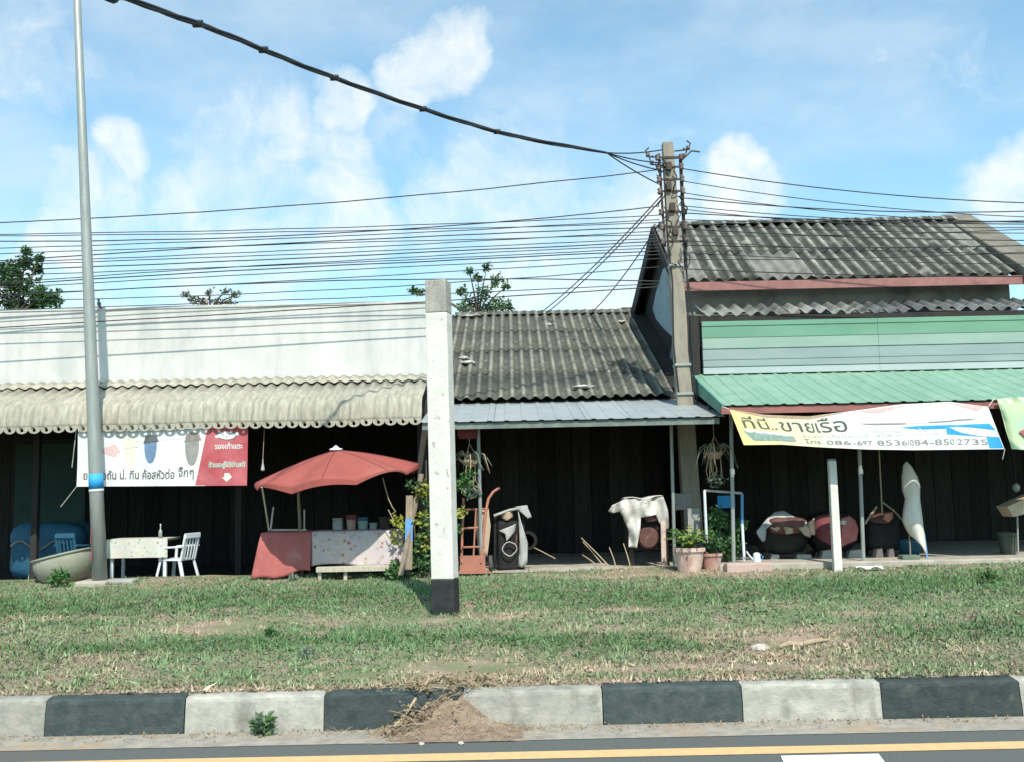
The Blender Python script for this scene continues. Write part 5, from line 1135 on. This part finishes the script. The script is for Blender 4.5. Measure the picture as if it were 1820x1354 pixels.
cb = MB().prism([px(1790, 900, 15.3), px(1838, 878, 15.3), px(1850, 905, 15.3), px(1802, 918, 15.3)], (0, .35, 0)).build('cardboard_box', 'cardboard'); tag(cb, 'tan box tilted on its stand at the right edge', 'box')
cs = thing('box_stand', (px(1815, 990, 15.45).x, 15.5, .56), 'thin stand holding the tilted tan box at the right edge', 'stand')
for x in (1810, 1842): MB().tube([(px(x, 990, 15.5).x, 15.5, .56), px(x - 2, 913 if x < 1820 else 905, 15.5)], .014, 6).build('leg', 'galvanised', cs)
t, c = pot('dark_pot', 'dark green plant pot near the right edge of forecourt', 1793, 945, 990, 34, 15.7, 'pot_dark', .56)
lm = thing('hanging_lamp', px(1806, 866, 15.6), 'small dull glass lamp hanging above the tilted tan box', 'lamp'); c = Vector(lm.location)
MB().ball(c, (.06, .06, .07), 12, 8).build('globe', 'galvanised', lm, smooth=True); MB().tube([c + Vector((0, 0, .06)), Vector((c.x, 15.54, 2.95))], .006, 5).build('cord', 'cable', lm)

# ------------------------------------------------------------------ verge and kerb debris
def mound(X, Y):
    """spilled soil over the kerb: height at X, Y"""
    u = (X + .5 + .12 * mn.noise(Vector((X * 2, Y * 6, 8)))) / .27; t = smooth01((Y - (KY - .4)) / .46)
    n_ = mn.noise(Vector((X * 4, Y * 5, 1))) * .6 + mn.noise(Vector((X * 13, Y * 13, 4))) * .35
    h = math.exp(-abs(u) ** 1.6) * .2 * t * (1 + .9 * n_) - .025 + .032 * math.exp(-(u * .33) ** 4) + .008 * n_
    if Y > KY + .02: h = min(h, (.274 if Y < KY + .19 else gz(X, Y)) + .02 + .02 * n_)
    return h
sp = MB(); sp.grid(lambda u, v: (-1.9 + 2.6 * u, KY - .42 + .62 * v, mound(-1.9 + 2.6 * u, KY - .42 + .62 * v)), 90, 28)
tag(sp.build('spilled_soil', 'soil', smooth=True), 'brown soil spilled over the kerb below the white post', 'soil', kind='stuff')
db = thing('fallen_branch', (px(770, 1262, 7.7).x, 7.7, .27), 'dead branch with dry leaves lying across the black kerb block', 'branch')
random.seed(5); mb = MB(); lf = MB(); sw = MB()
def onm(x, Y, dz=.01): return Vector((x, Y, max(mound(x, Y), .005 if Y < KY else .27) + dz))
B_ = [onm(xx(688, 7.35, .05), 7.38, .02), onm(xx(715, 7.5, .15), 7.52, .06), onm(xx(760, 7.7, .3), 7.72, .06), onm(xx(800, 8.0, .35), 8.05, .05)]
mb.tube(B_, [.006, .011, .013, .008], 6)
for k in range(70):
    a = B_[k % 3].lerp(B_[k % 3 + 1], random.random()); a = a + Vector((random.uniform(-.1, .45), random.uniform(-.05, .15), 0)); a.z = max(a.z * .6, mound(a.x, a.y), .27 if a.y > KY else .01) + .015; d = Vector((random.uniform(-.2, .2), random.uniform(-.15, .05), random.uniform(-.02, .08)))
    mb.tube([a, a + d * .5 + Vector((0, 0, .015)), a + d], [.004, .003, .0015], 4); leaves(lf, a + d * .6, 4, .05, .045, up=0)
tag(mb.build('twigs', 'straw', db), kind='stuff'); lf.build('dry_leaves', 'dry_leaf', db)
for k in range(1500):
    x = random.gauss(-.5, .42); Y = random.uniform(7.22, 8.2); 
    if Y < KY + .19 and abs(x + .55) > .75: Y = random.uniform(7.3, KY - .03)
    a = onm(x, Y, .004 + .01 * random.random()); an = random.uniform(0, 6.28); L_ = random.uniform(.02, .08); d = Vector((math.cos(an) * L_, math.sin(an) * L_ * .8, random.uniform(-.004, .02))); sd = Vector((-math.sin(an), math.cos(an), .3)) * .0016
    sw.add([a - sd, a + sd, a + d * .5 + sd + Vector((0, 0, .008)), a + d, a + d * .5 - sd + Vector((0, 0, .008))], [(0, 1, 2, 3, 4)])
tag(sw.build('straw_litter', 'straw'), 'dry straw strewn over the spilled soil at the kerb', 'straw', kind='stuff')
random.seed(9)
lt_ = MB()
for _ in range(900):
    x = random.uniform(-5, 5); y = KY - abs(random.gauss(0, .1)) - .01; 
    if 0 < y: leaves(lt_, (x, y, .014), 1, .004, .022, up=0)
for _ in range(500):
    x = random.uniform(-5, 5); y = KY + .2 + abs(random.gauss(0, .15)); leaves(lt_, (x, y, gz(x, y) + .012), 1, .01, .035, up=0)
tag(lt_.build('leaf_litter', 'dry_leaf'), 'dry leaf litter scattered along the kerb', 'litter', kind='stuff')
def weed(label, x, y, Y, z, n, r, s, mats=('leaf_green',)):
    p = px(x, y, Y); t = thing('weed', (p.x, Y, z), label, 'plant', 'weeds'); c = Vector(t.location)
    for k, m in enumerate(mats): leaves(MB(), c + Vector((0, 0, r * .8)), n, (r * 1.1, r * .7, r), s, up=.5).build('foliage', m, t)
    MB().tube([c, c + Vector((0, 0, r))], .004, 5).build('stem', 'leaf_dark', t)
weed('green weed sprouting from the gutter at the white kerb block', 468, 1305, 7.5, .004, 90, .075, .06, ('leaf_green', 'leaf_grey'))
weed('grassy tuft at the foot of the stall bench', 705, 1030, 14.6, .45, 90, .13, .1)
weed('weed tuft at the left foot of the red cloth', 520, 1032, 14.7, .45, 40, .06, .06, ('leaf_grey',))
weed('broad leafed tuft in the grass left of white post', 480, 1130, 10.2, gz(-2.5, 10.2), 70, .05, .05)
weed('dark leafed tuft on the verge above the spilled soil', 545, 1190, 9.0, gz(-1.9, 9.0), 70, .05, .04, ('leaf_grey',))
weed('low weed standing in for a shadow streak at the far right of the verge', 1760, 1055, 12.6, gz(6.2, 12.6), 110, .11, .06, ('leaf_green',))  # stands in for a shadow streak on the grass
LGP = [(xx(x, Y, .3), Y) for x, Y in ((1384, 9.1), (1402, 9.2), (1425, 9.22), (1448, 9.36), (1473, 9.45))]; lg_ = MB().tube([(x, y, gz(x, y) + .022 + .012 * (i % 2)) for i, (x, y) in enumerate(LGP)], [.017, .026, .022, .024, .012], 7) 
for v in lg_.v: v.z = v.z - .0
o = lg_.build('driftwood_log', 'straw'); tag(o, 'pale weathered branch lying in the grass above white kerb block', 'log')
sn = MB().ball((px(1352, 1190, 9.05).x, 9.05, gz(2.3, 9.05) + .02), (.085, .07, .045), 12, 8, fn=lambda d: 1 + .3 * mn.noise(d * 2)).build('pale_stone', 'stone'); tag(sn, 'pale stone at the left end of the weathered branch', 'stone')
lw = MB()
random.seed(2)
lw.grid(lambda u, v: (px(1545, 1020, 14.55).x + .4 * u - .2, 14.5 + .12 * v, gz(5.3, 14.55) + .05 + .02 * math.sin(u * 11 + v * 5)), 12, 4)
tag(lw.build('plastic_litter', 'white_plastic', solid=.004), 'scrap of white plastic litter on grass edge right of thin post', 'litter')
for (x, y, lab) in ((750, 1325, 'left of two pale pebbles on the road by the gutter'), (820, 1322, 'right of two pale pebbles on the road by the gutter')):
    p = px(x, y, 7.15); o = MB().ball((p.x, 7.12, .012), (.022, .018, .014), 8, 6, fn=lambda d: 1 + .3 * mn.noise(d * 2 + p)).build('pebble', 'stone'); tag(o, lab, 'pebble', 'pebbles on the road')

# ------------------------------------------------------------------ trees behind the roofs
def tree(name, label, x, ybase, Y, blobs, m1_, m2_, size, seed, den=1.0):
    random.seed(seed); b = px(x, ybase, Y); t = thing(name, (b.x, Y, 0), label, 'tree', 'trees behind the shops'); root = Vector((b.x, Y, -.05)); s_ = FPX / Y
    fork = Vector((b.x, Y, zz(x, ybase, Y)))
    MB().tube([root, root.lerp(fork, .5) + Vector((.1, 0, 0)), fork], [.16, .12, .08], 8).build('trunk', 'bark', t)
    a_ = MB(); b_ = MB(); br = MB()
    for (bx, by, r) in blobs:
        c = px(bx, by, Y + random.uniform(-.6, .6)); br.tube([fork, fork.lerp(c, .5) + Vector((0, 0, .15)), c], [.04, .025, .01], 5)
        leaves(a_, c, int(r * 2.4 * den), (r / s_, r / s_, r / s_ * .9), size, up=0); leaves(b_, c, int(r * 1.6 * den), (r / s_ * .8, r / s_ * .8, r / s_ * .7), size, up=0)
        for k in range(3):
            e_ = c + Vector((random.uniform(-1, 1), random.uniform(-.6, .6), random.uniform(-.2, 1))) * (r / s_); br.tube([c, e_], [.01, .004], 4); leaves(a_, e_, int(5 * den), .1, size)
    br.build('branches', 'bark', t); c_ = a_.build('crown', m1_, t); b_.build('inner_leaves', m2_, t)
tree('leafy_tree', 'dense green tree rising behind the white parapet at left edge', 30, 560, 27, [(20, 480, 20), (45, 470, 12), (10, 500, 26), (40, 510, 26), (65, 480, 10), (70, 525, 22), (20, 540, 28), (95, 535, 16), (60, 545, 22), (-20, 500, 40), (48, 450, 7), (70, 462, 7), (-60, 510, 40)], 'leaf_green', 'leaf_dark', .11, 3, 4.0)
tree('sparse_tree', 'sparse small leaved tree rising behind the old dark roof', 850, 570, 29, [(860, 520, 18), (880, 500, 12), (840, 540, 16), (890, 545, 14), (870, 550, 18), (825, 550, 14), (905, 548, 8), (850, 495, 8), (865, 478, 6), (835, 485, 5), (745, 520, 9), (735, 519, 6), (900, 510, 6), (820, 520, 10)], 'leaf_green', 'leaf_grey', .1, 8, 2.6)
tree('wispy_shrub_tree', 'wispy treetop showing faintly over the middle of the white parapet', 375, 560, 29, [(345, 535, 10), (360, 538, 12), (385, 540, 12), (410, 538, 12), (420, 525, 8), (330, 525, 6), (370, 522, 6), (400, 520, 5)], 'leaf_grey', 'straw', .09, 12, 1.6)
